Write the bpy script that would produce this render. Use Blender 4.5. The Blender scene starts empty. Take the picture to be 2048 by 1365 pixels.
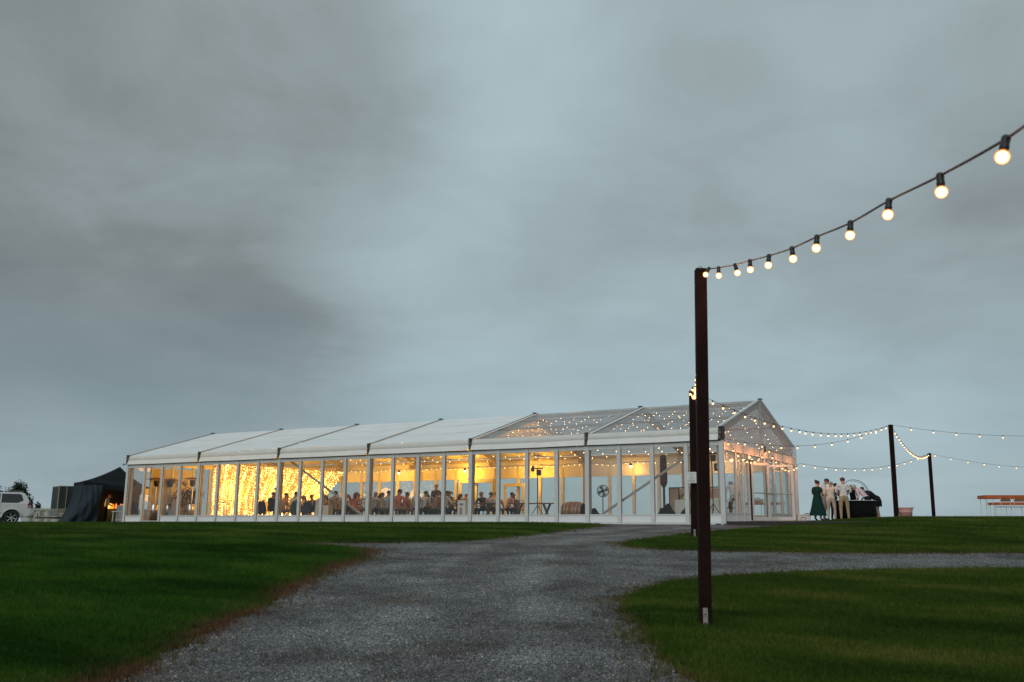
import bpy, bmesh, math, random
import numpy as np
from mathutils import Vector, Matrix
R = math.radians
random.seed(7); rng = np.random.default_rng(7)
scene = bpy.context.scene
C = scene.collection

# ------------------------------------------------------------------ camera
FPX, CX, CY, PITCH, YAW = 1819.2, 1100.0, 682.5, 0.1932, 0.497
EYE = Vector((39.535, -29.622, 0.167))
cam = bpy.data.cameras.new('camera'); camo = bpy.data.objects.new('camera', cam); C.objects.link(camo)
camo.location = EYE; camo.rotation_euler = (math.pi/2 + PITCH, 0, YAW)
cam.sensor_width = 36; cam.lens = FPX/2048*36; cam.shift_x = -(CX-1024)/2048
cam.clip_start = 0.1; cam.clip_end = 9000
cam.dof.use_dof = True; cam.dof.focus_distance = 33; cam.dof.aperture_fstop = 3.4
scene.camera = camo
scene.cycles.transparent_max_bounces = 40; scene.cycles.max_bounces = 8
scene.cycles.use_denoising = True
scene.cycles.sample_clamp_indirect = 1.0; scene.cycles.sample_clamp_direct = 16

# ------------------------------------------------------------------ view, sky, sun
scene.view_settings.view_transform = 'Standard'; scene.view_settings.look = 'None'
scene.view_settings.exposure = 0; scene.view_settings.gamma = 1; scene.view_settings.use_curve_mapping = False
SUN_AZ, SUN_EL = R(172), R(24)       # soft evening brightness from behind the viewer
FW = Vector((-math.sin(YAW), math.cos(YAW), 0)); RT = Vector((math.cos(YAW), math.sin(YAW), 0))
world = bpy.data.worlds.new('World'); scene.world = world; world.use_nodes = True
nt = world.node_tree; nt.nodes.clear()
def N(t, **k):
    n = nt.nodes.new(t)
    for a, b in k.items(): setattr(n, a, b)
    return n
L = nt.links.new
out = N('ShaderNodeOutputWorld'); bg = N('ShaderNodeBackground'); bg2 = N('ShaderNodeBackground'); addsh = N('ShaderNodeAddShader')
sky = N('ShaderNodeTexSky', sky_type='NISHITA', sun_disc=False)
sky.sun_elevation = SUN_EL; sky.sun_rotation = SUN_AZ
bg2.inputs[1].default_value = 0.006; L(sky.outputs[0], bg2.inputs[0])
tc = N('ShaderNodeTexCoord')
def VM(op, a=None, b=None):
    n = N('ShaderNodeVectorMath', operation=op)
    for i, x in enumerate((a, b)):
        if x is None: continue
        if hasattr(x, 'is_linked'): L(x, n.inputs[i])
        else: n.inputs[i].default_value = x
    return n
def MT(op, a=None, b=None, c=None, clamp=False):
    n = N('ShaderNodeMath', operation=op); n.use_clamp = clamp
    for i, x in enumerate((a, b, c)):
        if x is None: continue
        if hasattr(x, 'is_linked'): L(x, n.inputs[i])
        else: n.inputs[i].default_value = x
    return n.outputs[0]
dirn = VM('NORMALIZE', tc.outputs['Generated']).outputs[0]
# clouds live on a dome: direction is stretched towards the horizon
sep = N('ShaderNodeSeparateXYZ'); L(dirn, sep.inputs[0])
zc = MT('ADD', MT('MAXIMUM', sep.outputs[2], 0.0), 0.22)
cmb = N('ShaderNodeCombineXYZ'); L(MT('DIVIDE', sep.outputs[0], zc), cmb.inputs[0]); L(MT('DIVIDE', sep.outputs[1], zc), cmb.inputs[1])
n1 = N('ShaderNodeTexNoise'); n1.inputs['Scale'].default_value = 1.25; n1.inputs['Detail'].default_value = 7; n1.inputs['Roughness'].default_value = .5; n1.inputs['Distortion'].default_value = .35
L(cmb.outputs[0], n1.inputs['Vector'])
n2 = N('ShaderNodeTexNoise'); n2.inputs['Scale'].default_value = 3.2; n2.inputs['Detail'].default_value = 10; n2.inputs['Roughness'].default_value = .6; n2.inputs['Distortion'].default_value = .5
L(cmb.outputs[0], n2.inputs['Vector'])
# large soft cloud masses (direction, angular size, strength): negative = dark belly, positive = thin bright veil
wob = VM('SUBTRACT', n1.outputs['Color'], (.5, .5, .5)).outputs[0]
wob = VM('SCALE', wob); wob.inputs[3].default_value = .16
wdir = VM('NORMALIZE', VM('ADD', dirn, wob.outputs[0]).outputs[0]).outputs[0]
def pixdir(u, v):
    Fv = FW*math.cos(PITCH)+Vector((0,0,math.sin(PITCH))); Uv = -FW*math.sin(PITCH)+Vector((0,0,math.cos(PITCH)))
    return (Fv+RT*((u-CX)/FPX)-Uv*((v-CY)/FPX)).normalized()
MASSES = [(160,430,.15,.12),(990,350,.12,.08),(1010,200,.17,.24),(720,420,.17,.12),(330,430,.15,.08),(760,560,.12,.08),(60,20,.28,-.20),(300,700,.17,-.30),(640,730,.10,-.18),(60,640,.14,-.10),
          (480,330,.12,-.03),(1080,460,.13,-.13),(1250,530,.12,-.09),(1330,90,.13,-.08),(1420,250,.18,.10),(1500,420,.12,-.06),(2000,430,.24,-.05),(1300,750,.22,.14),(820,790,.12,.16),(1560,600,.10,-.04),
          (720,270,.09,-.08),(1600,880,.22,.16),(1000,830,.20,.08),(110,905,.08,.24),(1850,900,.09,.16),(1750,60,.16,.04),(1250,760,.13,-.02),(90,820,.09,-.12),(1980,800,.10,.03)]
acc = None
for u, v, sz, st in MASSES:
    d = pixdir(u, v); dist = VM('DISTANCE', wdir, tuple(d)).outputs['Value']
    g = MT('MULTIPLY', MT('EXPONENT', MT('MULTIPLY', MT('MULTIPLY', dist, dist), -1/(sz*sz))), st)
    acc = g if acc is None else MT('ADD', acc, g)
val = MT('ADD', acc, MT('MULTIPLY', MT('SUBTRACT', n1.outputs[0], .5), .60))
val = MT('ADD', val, MT('MULTIPLY', MT('SUBTRACT', n2.outputs[0], .5), .26))
val = MT('ADD', MT('MULTIPLY', val, 1.30), .475, clamp=True)
cr = N('ShaderNodeValToRGB'); L(val, cr.inputs[0]); e = cr.color_ramp
e.elements[0].position = 0.0; e.elements[0].color = (.120, .143, .148, 1)
e.elements[1].position = 1.0; e.elements[1].color = (.40, .50, .53, 1)
for p_, c_ in ((.3, (.186,.212,.214,1)), (.5, (.256,.308,.318,1)), (.72, (.315,.395,.415,1))):
    x = e.elements.new(p_); x.color = c_
# towards the horizon the cloud deck thins to blue
hz = N('ShaderNodeMapRange'); L(sep.outputs[2], hz.inputs[0]); hz.inputs[1].default_value = .29; hz.inputs[2].default_value = 0.02; hz.inputs[3].default_value = 0; hz.inputs[4].default_value = .50; hz.interpolation_type = 'SMOOTHSTEP'
mx = N('ShaderNodeMix', data_type='RGBA'); L(hz.outputs[0], mx.inputs[0]); L(cr.outputs[0], mx.inputs[6]); mx.inputs[7].default_value = (.318, .440, .510, 1)
# overcast luminance law: brighter overhead and in the half of the sky behind the viewer
zen = MT('MULTIPLY', MT('POWER', MT('MAXIMUM', sep.outputs[2], 0.0), 2.0), .9)
lum = MT('ADD', zen, 1.0)
scl = VM('SCALE', mx.outputs[2]); L(lum, scl.inputs[3])
L(scl.outputs[0], bg.inputs[0]); bg.inputs[1].default_value = 1.0
L(bg.outputs[0], addsh.inputs[0]); L(bg2.outputs[0], addsh.inputs[1]); L(addsh.outputs[0], out.inputs[0])

sun = bpy.data.lights.new('sun', 'SUN'); suno = bpy.data.objects.new('sun', sun); C.objects.link(suno)
sun.energy = 0.9; sun.angle = R(40); sun.color = (1.0, .96, .92)
sd = Vector((math.sin(SUN_AZ)*math.cos(SUN_EL), math.cos(SUN_AZ)*math.cos(SUN_EL), math.sin(SUN_EL)))
suno.rotation_euler = sd.to_track_quat('Z', 'Y').to_euler()

# ------------------------------------------------------------------ placing helpers
Fv = FW*math.cos(PITCH)+Vector((0,0,math.sin(PITCH))); Uv = -FW*math.sin(PITCH)+Vector((0,0,math.cos(PITCH)))
def face(u): return YAW-math.atan((u-CX)/FPX)
def ray(u, v):
    d = Fv+RT*((u-CX)/FPX)-Uv*((v-CY)/FPX); return d/d.dot(FW)
def at(u, v, D): return EYE+ray(u, v)*D
def at_y(u, v, Y): d = ray(u, v); return EYE+d*((Y-EYE.y)/d.y)
def sd_pos(s, D, z=0): p = EYE+RT*s+FW*D; return Vector((p.x, p.y, z))

# ------------------------------------------------------------------ materials
MATS = {}
def mat(name, col, rough=.6, var=.12, scale=8, metal=0, emit=None, strength=0, trans=0, bump=0, bscale=60, spec=.5, col2=None):
    if name in MATS: return MATS[name]
    m = bpy.data.materials.new(name); m.use_nodes = True; t = m.node_tree; b = t.nodes['Principled BSDF']
    tcn = t.nodes.new('ShaderNodeTexCoord'); nz = t.nodes.new('ShaderNodeTexNoise'); nz.inputs['Scale'].default_value = scale; nz.inputs['Detail'].default_value = 5
    t.links.new(tcn.outputs['Object'], nz.inputs['Vector'])
    rp = t.nodes.new('ShaderNodeValToRGB'); t.links.new(nz.outputs[0], rp.inputs[0])
    c2 = col2 or [min(1, c*(1+var)) for c in col]
    c1 = col if col2 else [c*(1-var) for c in col]
    rp.color_ramp.elements[0].position = .3; rp.color_ramp.elements[1].position = .7
    rp.color_ramp.elements[0].color = (*c1, 1); rp.color_ramp.elements[1].color = (*c2, 1)
    t.links.new(rp.outputs[0], b.inputs['Base Color'])
    b.inputs['Roughness'].default_value = rough; b.inputs['Metallic'].default_value = metal
    b.inputs['Specular IOR Level'].default_value = spec
    if emit: b.inputs['Emission Color'].default_value = (*emit, 1); b.inputs['Emission Strength'].default_value = strength
    if bump:
        n3 = t.nodes.new('ShaderNodeTexNoise'); n3.inputs['Scale'].default_value = bscale; n3.inputs['Detail'].default_value = 4
        t.links.new(tcn.outputs['Object'], n3.inputs['Vector'])
        bp = t.nodes.new('ShaderNodeBump'); bp.inputs['Strength'].default_value = bump; bp.inputs['Distance'].default_value = .02
        t.links.new(n3.outputs[0], bp.inputs['Height']); t.links.new(bp.outputs[0], b.inputs['Normal'])
    if trans:   # thin translucent cloth
        tr = t.nodes.new('ShaderNodeBsdfTranslucent'); t.links.new(rp.outputs[0], tr.inputs[0])
        ms = t.nodes.new('ShaderNodeMixShader'); ms.inputs[0].default_value = trans
        t.links.new(b.outputs[0], ms.inputs[1]); t.links.new(tr.outputs[0], ms.inputs[2]); t.links.new(ms.outputs[0], t.nodes['Material Output'].inputs[0])
    MATS[name] = m; return m
def film(name, tint, milk, milkcol=(.7,.7,.7), rough=.02, ior=1.45):
    """thin clear sheet: fresnel reflection over straight transparency, with a little milky scatter"""
    m = bpy.data.materials.new(name); m.use_nodes = True; t = m.node_tree; t.nodes.clear()
    o = t.nodes.new('ShaderNodeOutputMaterial'); tr = t.nodes.new('ShaderNodeBsdfTransparent'); tr.inputs[0].default_value = (*tint, 1)
    gl = t.nodes.new('ShaderNodeBsdfGlossy'); gl.inputs['Roughness'].default_value = rough
    fr = t.nodes.new('ShaderNodeFresnel')      # the same reflectance from both sides of the sheet
    gg = t.nodes.new('ShaderNodeNewGeometry'); mi = t.nodes.new('ShaderNodeMapRange'); mi.inputs[3].default_value = ior; mi.inputs[4].default_value = 1/ior
    t.links.new(gg.outputs['Backfacing'], mi.inputs[0]); t.links.new(mi.outputs[0], fr.inputs[0])
    di = t.nodes.new('ShaderNodeBsdfDiffuse'); di.inputs[0].default_value = (*milkcol, 1); tl = t.nodes.new('ShaderNodeBsdfTranslucent'); tl.inputs[0].default_value = (*milkcol, 1)
    a = t.nodes.new('ShaderNodeMixShader'); a.inputs[0].default_value = .5; t.links.new(di.outputs[0], a.inputs[1]); t.links.new(tl.outputs[0], a.inputs[2])
    tcn = t.nodes.new('ShaderNodeTexCoord'); nz = t.nodes.new('ShaderNodeTexNoise'); nz.inputs['Scale'].default_value = 1.3; nz.inputs['Detail'].default_value = 6
    t.links.new(tcn.outputs['Object'], nz.inputs['Vector'])
    mr = t.nodes.new('ShaderNodeMapRange'); mr.inputs[3].default_value = milk*.6; mr.inputs[4].default_value = milk*1.4; t.links.new(nz.outputs[0], mr.inputs[0])
    b = t.nodes.new('ShaderNodeMixShader'); t.links.new(mr.outputs[0], b.inputs[0]); t.links.new(tr.outputs[0], b.inputs[1]); t.links.new(a.outputs[0], b.inputs[2])
    c = t.nodes.new('ShaderNodeMixShader'); t.links.new(fr.outputs[0], c.inputs[0]); t.links.new(b.outputs[0], c.inputs[1]); t.links.new(gl.outputs[0], c.inputs[2])
    t.links.new(c.outputs[0], o.inputs[0]); MATS[name] = m; return m
def glow(name, col, s):
    m = bpy.data.materials.new(name); m.use_nodes = True; t = m.node_tree; t.nodes.clear()
    o = t.nodes.new('ShaderNodeOutputMaterial'); e_ = t.nodes.new('ShaderNodeEmission'); e_.inputs[0].default_value = (*col, 1); e_.inputs[1].default_value = s
    t.links.new(e_.outputs[0], o.inputs[0]); MATS[name] = m; return m
WARM = (1.0, .40, .06)
ALU = mat('painted aluminium', (.62,.635,.63), .38, .05, 3, bump=.05)
ALU_G = mat('brushed aluminium', (.42,.41,.39), .35, .12, 6, metal=.6)
KICK = mat('white wall panel', (.78,.80,.80), .4, .03, 2)
PVC = mat('white roof cloth', (.84,.86,.86), .42, .05, 1.2, trans=.012, bump=.35, bscale=2.6)
VAL = mat('valance cloth', (.70,.70,.66), .5, .05, 2.2, trans=.08, bump=.1, bscale=9)
VAL2 = mat('valance flap cloth', (.80,.81,.79), .45, .04, 2.2, trans=.08, bump=.08, bscale=9)
GLASS = film('window glass', (.95,.96,.95), .010, (.6,.6,.6))
CLEAR = film('clear roof film', (.74,.69,.67), .20, (.62,.57,.55), rough=.09)
GABLEFILM = film('clear gable film', (.78,.75,.73), .34, (.66,.62,.60), rough=.06)
TIMBER = mat('dark stained timber', (.015,.0055,.004), .75, .35, 5, bump=.4, bscale=30, spec=.12)
STEEL = mat('galvanised steel', (.30,.29,.28), .5, .25, 20, metal=.5)
BLACKP = mat('black plastic', (.018,.018,.020), .45, .2, 20)
CABLE = mat('black rubber cable', (.03,.022,.02), .6, .2, 30)
DARKSL = mat('dark bracket', (.05,.05,.045), .5, .5, 18)
BULB = glow('lit bulb core', (1.0,.64,.34), 6.0)
SHELL = bpy.data.materials.new('amber bulb shell'); SHELL.use_nodes = True; _t = SHELL.node_tree; _t.nodes.clear()
_o = _t.nodes.new('ShaderNodeOutputMaterial'); _a = _t.nodes.new('ShaderNodeAddShader'); _x = _t.nodes.new('ShaderNodeBsdfTransparent'); _x.inputs[0].default_value = (.55,.5,.45,1); _e = _t.nodes.new('ShaderNodeEmission'); _e.inputs[0].default_value = (1,.34,.07,1); _e.inputs[1].default_value = .75
_t.links.new(_x.outputs[0], _a.inputs[0]); _t.links.new(_e.outputs[0], _a.inputs[1]); _t.links.new(_a.outputs[0], _o.inputs[0])
FAIRY = glow('lit fairy bulb', (1.0,.62,.26), 22.0)
CURT = glow('lit curtain bulb', (1.0,.60,.20), 13.0)
for m_ in (FAIRY, CURT): m_.cycles.emission_sampling = 'NONE'
WOODF = mat('bentwood', (.055,.035,.022), .4, .25, 12)
TABLEW = mat('table timber', (.20,.085,.035), .5, .25, 7, bump=.1)
ORANGEW = mat('oiled orange timber', (.50,.105,.020), .5, .18, 7, bump=.1)
DECKW = mat('dark deck boards', (.028,.022,.020), .65, .3, 6, bump=.3)
FLOORW = mat('marquee floor', (.10,.075,.055), .5, .2, 4)
WHITEM = mat('white enamel', (.75,.75,.73), .4, .04, 5)
BLACKC = mat('black cloth', (.007,.007,.008), .9, .3, 6, bump=.3, bscale=14, spec=.1)
GAZC = mat('dark gazebo cloth', (.014,.018,.022), .75, .25, 3, bump=.35, bscale=7, spec=.1)
GAZS = mat('gazebo side cloth', (.034,.045,.058), .75, .2, 2, bump=.4, bscale=6, spec=.1)
CHROME = mat('polished steel', (.55,.55,.55), .22, .1, 10, metal=.9)
PINK = mat('pink plastic', (.86,.46,.44), .5, .06, 6)
SIGN = mat('white sign board', (.72,.72,.70), .5, .03, 6)
INK = mat('sign ink', (.06,.06,.06), .6, .1, 6)

# ------------------------------------------------------------------ mesh building
class MB:
    def __init__(s): s.v = []; s.f = []; s.m = []
    def add(s, vs, fs, mi=0):
        o = len(s.v); s.v += [tuple(v) for v in vs]; s.f += [tuple(i+o for i in f) for f in fs]; s.m += [mi]*len(fs); return s
    def box(s, a, b, mi=0, M=None):
        x0,y0,z0 = a; x1,y1,z1 = b
        vs = [Vector(p) for p in ((x0,y0,z0),(x1,y0,z0),(x1,y1,z0),(x0,y1,z0),(x0,y0,z1),(x1,y0,z1),(x1,y1,z1),(x0,y1,z1))]
        if M: vs = [M@v for v in vs]
        return s.add(vs, [(0,3,2,1),(4,5,6,7),(0,1,5,4),(1,2,6,5),(2,3,7,6),(3,0,4,7)], mi)
    def tube(s, pts, r, n=6, mi=0, cap=True, flat=1.0):
        pts = [Vector(p) for p in pts]; k = len(pts); rs = r if hasattr(r, '__len__') else [r]*k
        vs = []; up = Vector((0,0,1)); prev = None
        for i, p in enumerate(pts):
            t = (pts[min(i+1,k-1)]-pts[max(i-1,0)]).normalized()
            a = up.cross(t)
            if a.length < .05: a = Vector((1,0,0)) if prev is None else prev
            a = (a-t*a.dot(t)).normalized(); prev = a; b = t.cross(a)
            for j in range(n):
                q = 2*math.pi*j/n; vs.append(p+a*math.cos(q)*rs[i]+b*math.sin(q)*rs[i]*flat)
        fs = [(i*n+j, i*n+(j+1)%n, (i+1)*n+(j+1)%n, (i+1)*n+j) for i in range(k-1) for j in range(n)]
        if cap: fs += [tuple(range(n-1,-1,-1)), tuple((k-1)*n+j for j in range(n))]
        return s.add(vs, fs, mi)
    def bar(s, p, q, w, h, mi=0, up=(0,0,1)):
        """rectangular bar between two points; w across, h along 'up'"""
        p, q = Vector(p), Vector(q); t = (q-p).normalized(); a = t.cross(Vector(up))
        if a.length < 1e-3: a = t.cross(Vector((0,1,0)))
        a.normalize(); b = a.cross(t)
        vs = [c+a*x*w/2+b*y*h/2 for c in (p, q) for x, y in ((-1,-1),(1,-1),(1,1),(-1,1))]
        return s.add(vs, [(0,3,2,1),(4,5,6,7),(0,1,5,4),(1,2,6,5),(2,3,7,6),(3,0,4,7)], mi)
    def lathe(s, prof, n=16, c=(0,0,0), mi=0, sx=1, sy=1, axis='z', cap=True, ripple=0, rk=9):
        c = Vector(c); vs = []
        for r, z in prof:
            for j in range(n):
                q = 2*math.pi*j/n; rr = r*(1+ripple*math.sin(rk*q))
                p = (rr*math.cos(q)*sx, rr*math.sin(q)*sy, z)
                if axis == 'x': p = (p[2], p[0], p[1])
                if axis == 'y': p = (p[0], p[2], p[1])
                vs.append(c+Vector(p))
        k = len(prof)
        fs = [(i*n+j, i*n+(j+1)%n, (i+1)*n+(j+1)%n, (i+1)*n+j) for i in range(k-1) for j in range(n)]
        if cap: fs += [tuple(range(n-1,-1,-1)), tuple((k-1)*n+j for j in range(n))]
        return s.add(vs, fs, mi)
    def ball(s, c, r, n=10, m=7, mi=0, sc=(1,1,1)):
        c = Vector(c)
        prof = [(math.sin(math.pi*i/m), -math.cos(math.pi*i/m)) for i in range(m+1)]
        vs = [c+Vector((0,0,-r*sc[2]))]
        for i in range(1, m):
            for j in range(n):
                q = 2*math.pi*j/n; vs.append(c+Vector((prof[i][0]*math.cos(q)*r*sc[0], prof[i][0]*math.sin(q)*r*sc[1], prof[i][1]*r*sc[2])))
        vs.append(c+Vector((0,0,r*sc[2]))); o = 1; top = len(vs)-1
        fs = [(0, o+(j+1)%n, o+j) for j in range(n)]
        fs += [(o+i*n+j, o+i*n+(j+1)%n, o+(i+1)*n+(j+1)%n, o+(i+1)*n+j) for i in range(m-2) for j in range(n)]
        fs += [(o+(m-2)*n+j, o+(m-2)*n+(j+1)%n, top) for j in range(n)]
        return s.add(vs, fs, mi)
    def sheet(s, fn, nu, nv, mi=0):
        vs = [fn(i/nu, j/nv) for j in range(nv+1) for i in range(nu+1)]
        return s.add(vs, [(j*(nu+1)+i, j*(nu+1)+i+1, (j+1)*(nu+1)+i+1, (j+1)*(nu+1)+i) for j in range(nv) for i in range(nu)], mi)
    def mesh(s, name, mats, smooth=False):
        me = bpy.data.meshes.new(name); me.from_pydata(s.v, [], s.f)
        mats = mats if isinstance(mats, (list, tuple)) else [mats]
        for m in mats: me.materials.append(m)
        if len(mats) > 1: me.polygons.foreach_set('material_index', s.m)
        if smooth: me.polygons.foreach_set('use_smooth', [True]*len(me.polygons))
        me.update(); return me
    def build(s, name, mats, parent=None, smooth=False, bevel=0):
        o = bpy.data.objects.new(name, s.mesh(name, mats, smooth)); C.objects.link(o)
        if parent: o.parent = parent
        if bevel:
            b = o.modifiers.new('bevel', 'BEVEL'); b.width = bevel; b.segments = 2; b.limit_method = 'ANGLE'
        return o
def tag(o, label=None, cat=None, group=None, kind=None):
    if label: o['label'] = label
    if cat: o['category'] = cat
    if group: o['group'] = group
    if kind: o['kind'] = kind
    return o
def thing(name, label, cat, loc=(0,0,0), rz=0, group=None):
    o = bpy.data.objects.new(name, None); C.objects.link(o); o.location = loc; o.rotation_euler = (0,0,rz); o.empty_display_size = .1
    return tag(o, label, cat, group)
def put(name, me, parent, loc=(0,0,0), rot=(0,0,0), sc=(1,1,1)):
    o = bpy.data.objects.new(name, me); C.objects.link(o); o.parent = parent; o.location = loc; o.rotation_euler = rot; o.scale = sc; return o
KIDS = {}
def copy_tree(o, parent=None):
    c = o.copy(); C.objects.link(c); c.parent = parent
    for ch in o.children: copy_tree(ch, c)
    return c
def point_light(name, loc, power, col=WARM, r=.08, parent=None):
    l = bpy.data.lights.new(name, 'POINT'); l.energy = power; l.color = col; l.shadow_soft_size = r
    o = bpy.data.objects.new(name, l); C.objects.link(o); o.location = loc
    if parent: o.parent = parent
    return o

# ------------------------------------------------------------------ terrain
EX = np.array([-300,-60,-5,0,5,7.5,9.8,14,18,23.2,27,30.5,34,60,68,80,110,200,600,6000.])
EZ = np.array([-9,-3.0,-1.62,-1.46,-1.31,-1.2,-1.08,-.87,-.68,-.45,-.31,-.185,-.167,-.167,-.5,-2.0,-7,-22,-60,-300.])
def sstep(x, a, b): t = np.clip((x-a)/(b-a), 0, 1); return t*t*(3-2*t)
def height(s, D):
    """ground height (world z) from lateral and forward distance seen from the viewpoint"""
    z = np.interp(D, EX, EZ)
    z = (z + np.interp(D-.7, EX, EZ) + np.interp(D+.7, EX, EZ))/3 + .167
    az = s/np.maximum(D, 8)
    z = z + .19*sstep(az, .235, .395)*sstep(D, 19, 32)*(1-sstep(D, 62, 80))
    z = z - .13*sstep(-s, 19.5, 23)*sstep(D, 42, 47)
    z = z + .012*np.sin(s*1.1+.6*np.sin(D*.7))*np.sin(D*.9+1)*sstep(D, 34, 26) + .006*np.sin(s*3.1+D*1.7)*np.sin(D*2.3-s)*sstep(D, 34, 26)
    return z
def gz(x, y):
    d = Vector((x, y, 0))-EYE; return float(height(np.array(d.dot(RT)), np.array(d.dot(FW))))
def ground_hit(u, v):
    d = ray(u, v); D = 6.0
    lo, hi = 3.0, 34.0
    for _ in range(50):
        mid = (lo+hi)/2; s = (d*mid).dot(RT); z = EYE.z+d.z*mid
        if z > float(height(np.array(s), np.array(mid))): lo = mid
        else: hi = mid
    return ((d*lo).dot(RT), lo)
def hits(pts): return [ground_hit(u, v) for u, v in pts]
# edges of the turf against the gravel drive
L1 = hits([(225,1365),(330,1305),(420,1262),(520,1215),(600,1170),(660,1138),(705,1124),(733,1112),(736,1104),(715,1098),(640,1093),(560,1089.5)])
L1b = hits([(600,1087),(700,1086.5),(850,1084.5),(960,1080),(1060,1070),(1130,1061),(1175,1055.5),(1212,1051)])
left_lawn = [(-9,-6),(-5.2,1),(-4.4,4)]+L1+L1b+[(-1.2,34.5),(-1.2,80),(-400,200),(-400,-6)]
isl = hits([(2300,1106),(2048,1106.5),(1800,1106.5),(1600,1105.5),(1480,1104),(1400,1102),(1320,1099),(1265,1095),(1250,1090),(1262,1085),(1310,1078),(1370,1071),(1450,1063),(1510,1058),(1560,1054.5)])
island = isl+[(8.8,32.5),(10,36),(12,60),(60,60),(60,18)]
lr = hits([(2300,1141),(2048,1141.5),(1850,1143),(1700,1145),(1560,1149),(1450,1157),(1390,1162),(1330,1169),(1280,1184),(1246,1206),(1256,1228),(1285,1262),(1312,1295),(1335,1325),(1385,1365)])
right_lawn = lr+[(2.0,5.0),(3.4,1),(6,-6),(60,-6),(60,12)]
def sdist(px, py, poly):
    """signed distance, positive inside"""
    P = np.array(poly); A = P; B = np.roll(P, -1, axis=0); best = np.full(px.shape, 1e9); ins = np.zeros(px.shape, bool)
    for (ax, ay), (bx, by) in zip(A, B):
        dx, dy = bx-ax, by-ay; t = np.clip(((px-ax)*dx+(py-ay)*dy)/(dx*dx+dy*dy+1e-12), 0, 1)
        best = np.minimum(best, np.hypot(px-ax-t*dx, py-ay-t*dy))
        if ay != by:
            c = ((ay > py) != (by > py)) & (px < (bx-ax)*(py-ay)/(by-ay)+ax); ins ^= c
    return np.where(ins, best, -best)
Ds = np.concatenate([[-300,-120,-60,-30,-18,-10],np.arange(-6,4.5,.75),np.arange(4.5,12,.07),np.arange(12,24,.12),np.arange(24,34,.2),np.arange(34,48,1.0),np.arange(48,84,2.0),np.geomspace(86,6000,26)])
cf = np.concatenate([-np.geomspace(30,1.0,26),-np.linspace(.98,.72,14),np.linspace(-.70,.72,300),np.linspace(.74,1.0,14),np.geomspace(1.03,30,26)])
Dg, cg = np.meshgrid(Ds, cf, indexing='ij'); wg = np.maximum(np.abs(Dg), 8); Sg = cg*wg
n_s, n_d = len(cf), len(Ds)
dL = sdist(Sg, Dg, left_lawn); dI = sdist(Sg, Dg, island); dR = sdist(Sg, Dg, right_lawn)
far = np.minimum(1, np.abs(Dg-62))*np.where(Dg > 62, 1, -1); far = np.maximum(far, np.where(Dg < -6, 1, -1)*np.minimum(1, np.abs(Dg+6)))
jit = .035*np.sin(Sg*5.1+2*np.sin(Dg*3.3))+.03*np.sin(Dg*9.7+3*np.sin(Sg*4.7))+.03*np.sin(Sg*31+Dg*27)+.02*np.sin(Sg*57-Dg*43)
dist = np.maximum(np.maximum(dL, dI), dR)
dist = np.maximum(dist+jit, far)
Zg = height(Sg, Dg)+.035*sstep(dist, 0, .22)*(np.abs(dist) < 50)
brown = np.clip(np.exp(-np.maximum(dL+.02, 0)/.21)*(dL > -.7)*sstep(-Dg, -26, -16)*(Sg < 2)*(.9+.28*np.sin(Dg*2.1)*np.sin(Sg*1.7+1)) + .55*(np.abs(dist) < .5)*(dist < .03)*(Sg > 0), 0, 1.2)
Xw = EYE.x+RT.x*Sg+FW.x*Dg; Yw = EYE.y+RT.y*Sg+FW.y*Dg
ok = (np.abs(Sg) < .66*Dg+1.5)&(Dg > 4.2)
gdens = np.where(ok&(dist > .0), np.clip(3600*(8.5/np.maximum(Dg, 6))**1.9, 60, 4200), 0)*(Dg < 34)
gdens = gdens*np.where((dL > 0)&(Dg > 25), .6, 1)
gdens = np.where(ok&(dist <= 0)&(dist > -.6)&(Dg < 30), 520*np.exp(dist/.13), gdens)
olive = sstep(Sg/np.maximum(Dg, 8), -.05, .22)+.5*sstep(Dg, 19, 24)*(Sg < 2)
sdens = np.where(ok, (1-.6*np.exp(-((np.abs(Sg+1.0)-.78)/.27)**2)*(Dg < 18))*np.clip(2400*(8/np.maximum(Dg, 6))**2, 0, 3600), 0)*(Dg < 20)
cl_ = -1.0+np.where(Dg > 17, ((Dg-17)/11.)**2*4.2, 0)+.12*np.sin(Dg*.8)
track = np.exp(-((np.abs(Sg-cl_)-.78)/.27)**2)*(Dg < 30)*(Dg > -6)
V = np.stack([Xw, Yw, Zg], -1).reshape(-1, 3); dist_f = dist.reshape(-1)
attrs = {'brown': brown.reshape(-1), 'gdens': gdens.reshape(-1), 'sdens': sdens.reshape(-1), 'edge': dist_f, 'olive': np.clip(olive*.72, 0, 1).reshape(-1), 'track': track.reshape(-1)}
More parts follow.
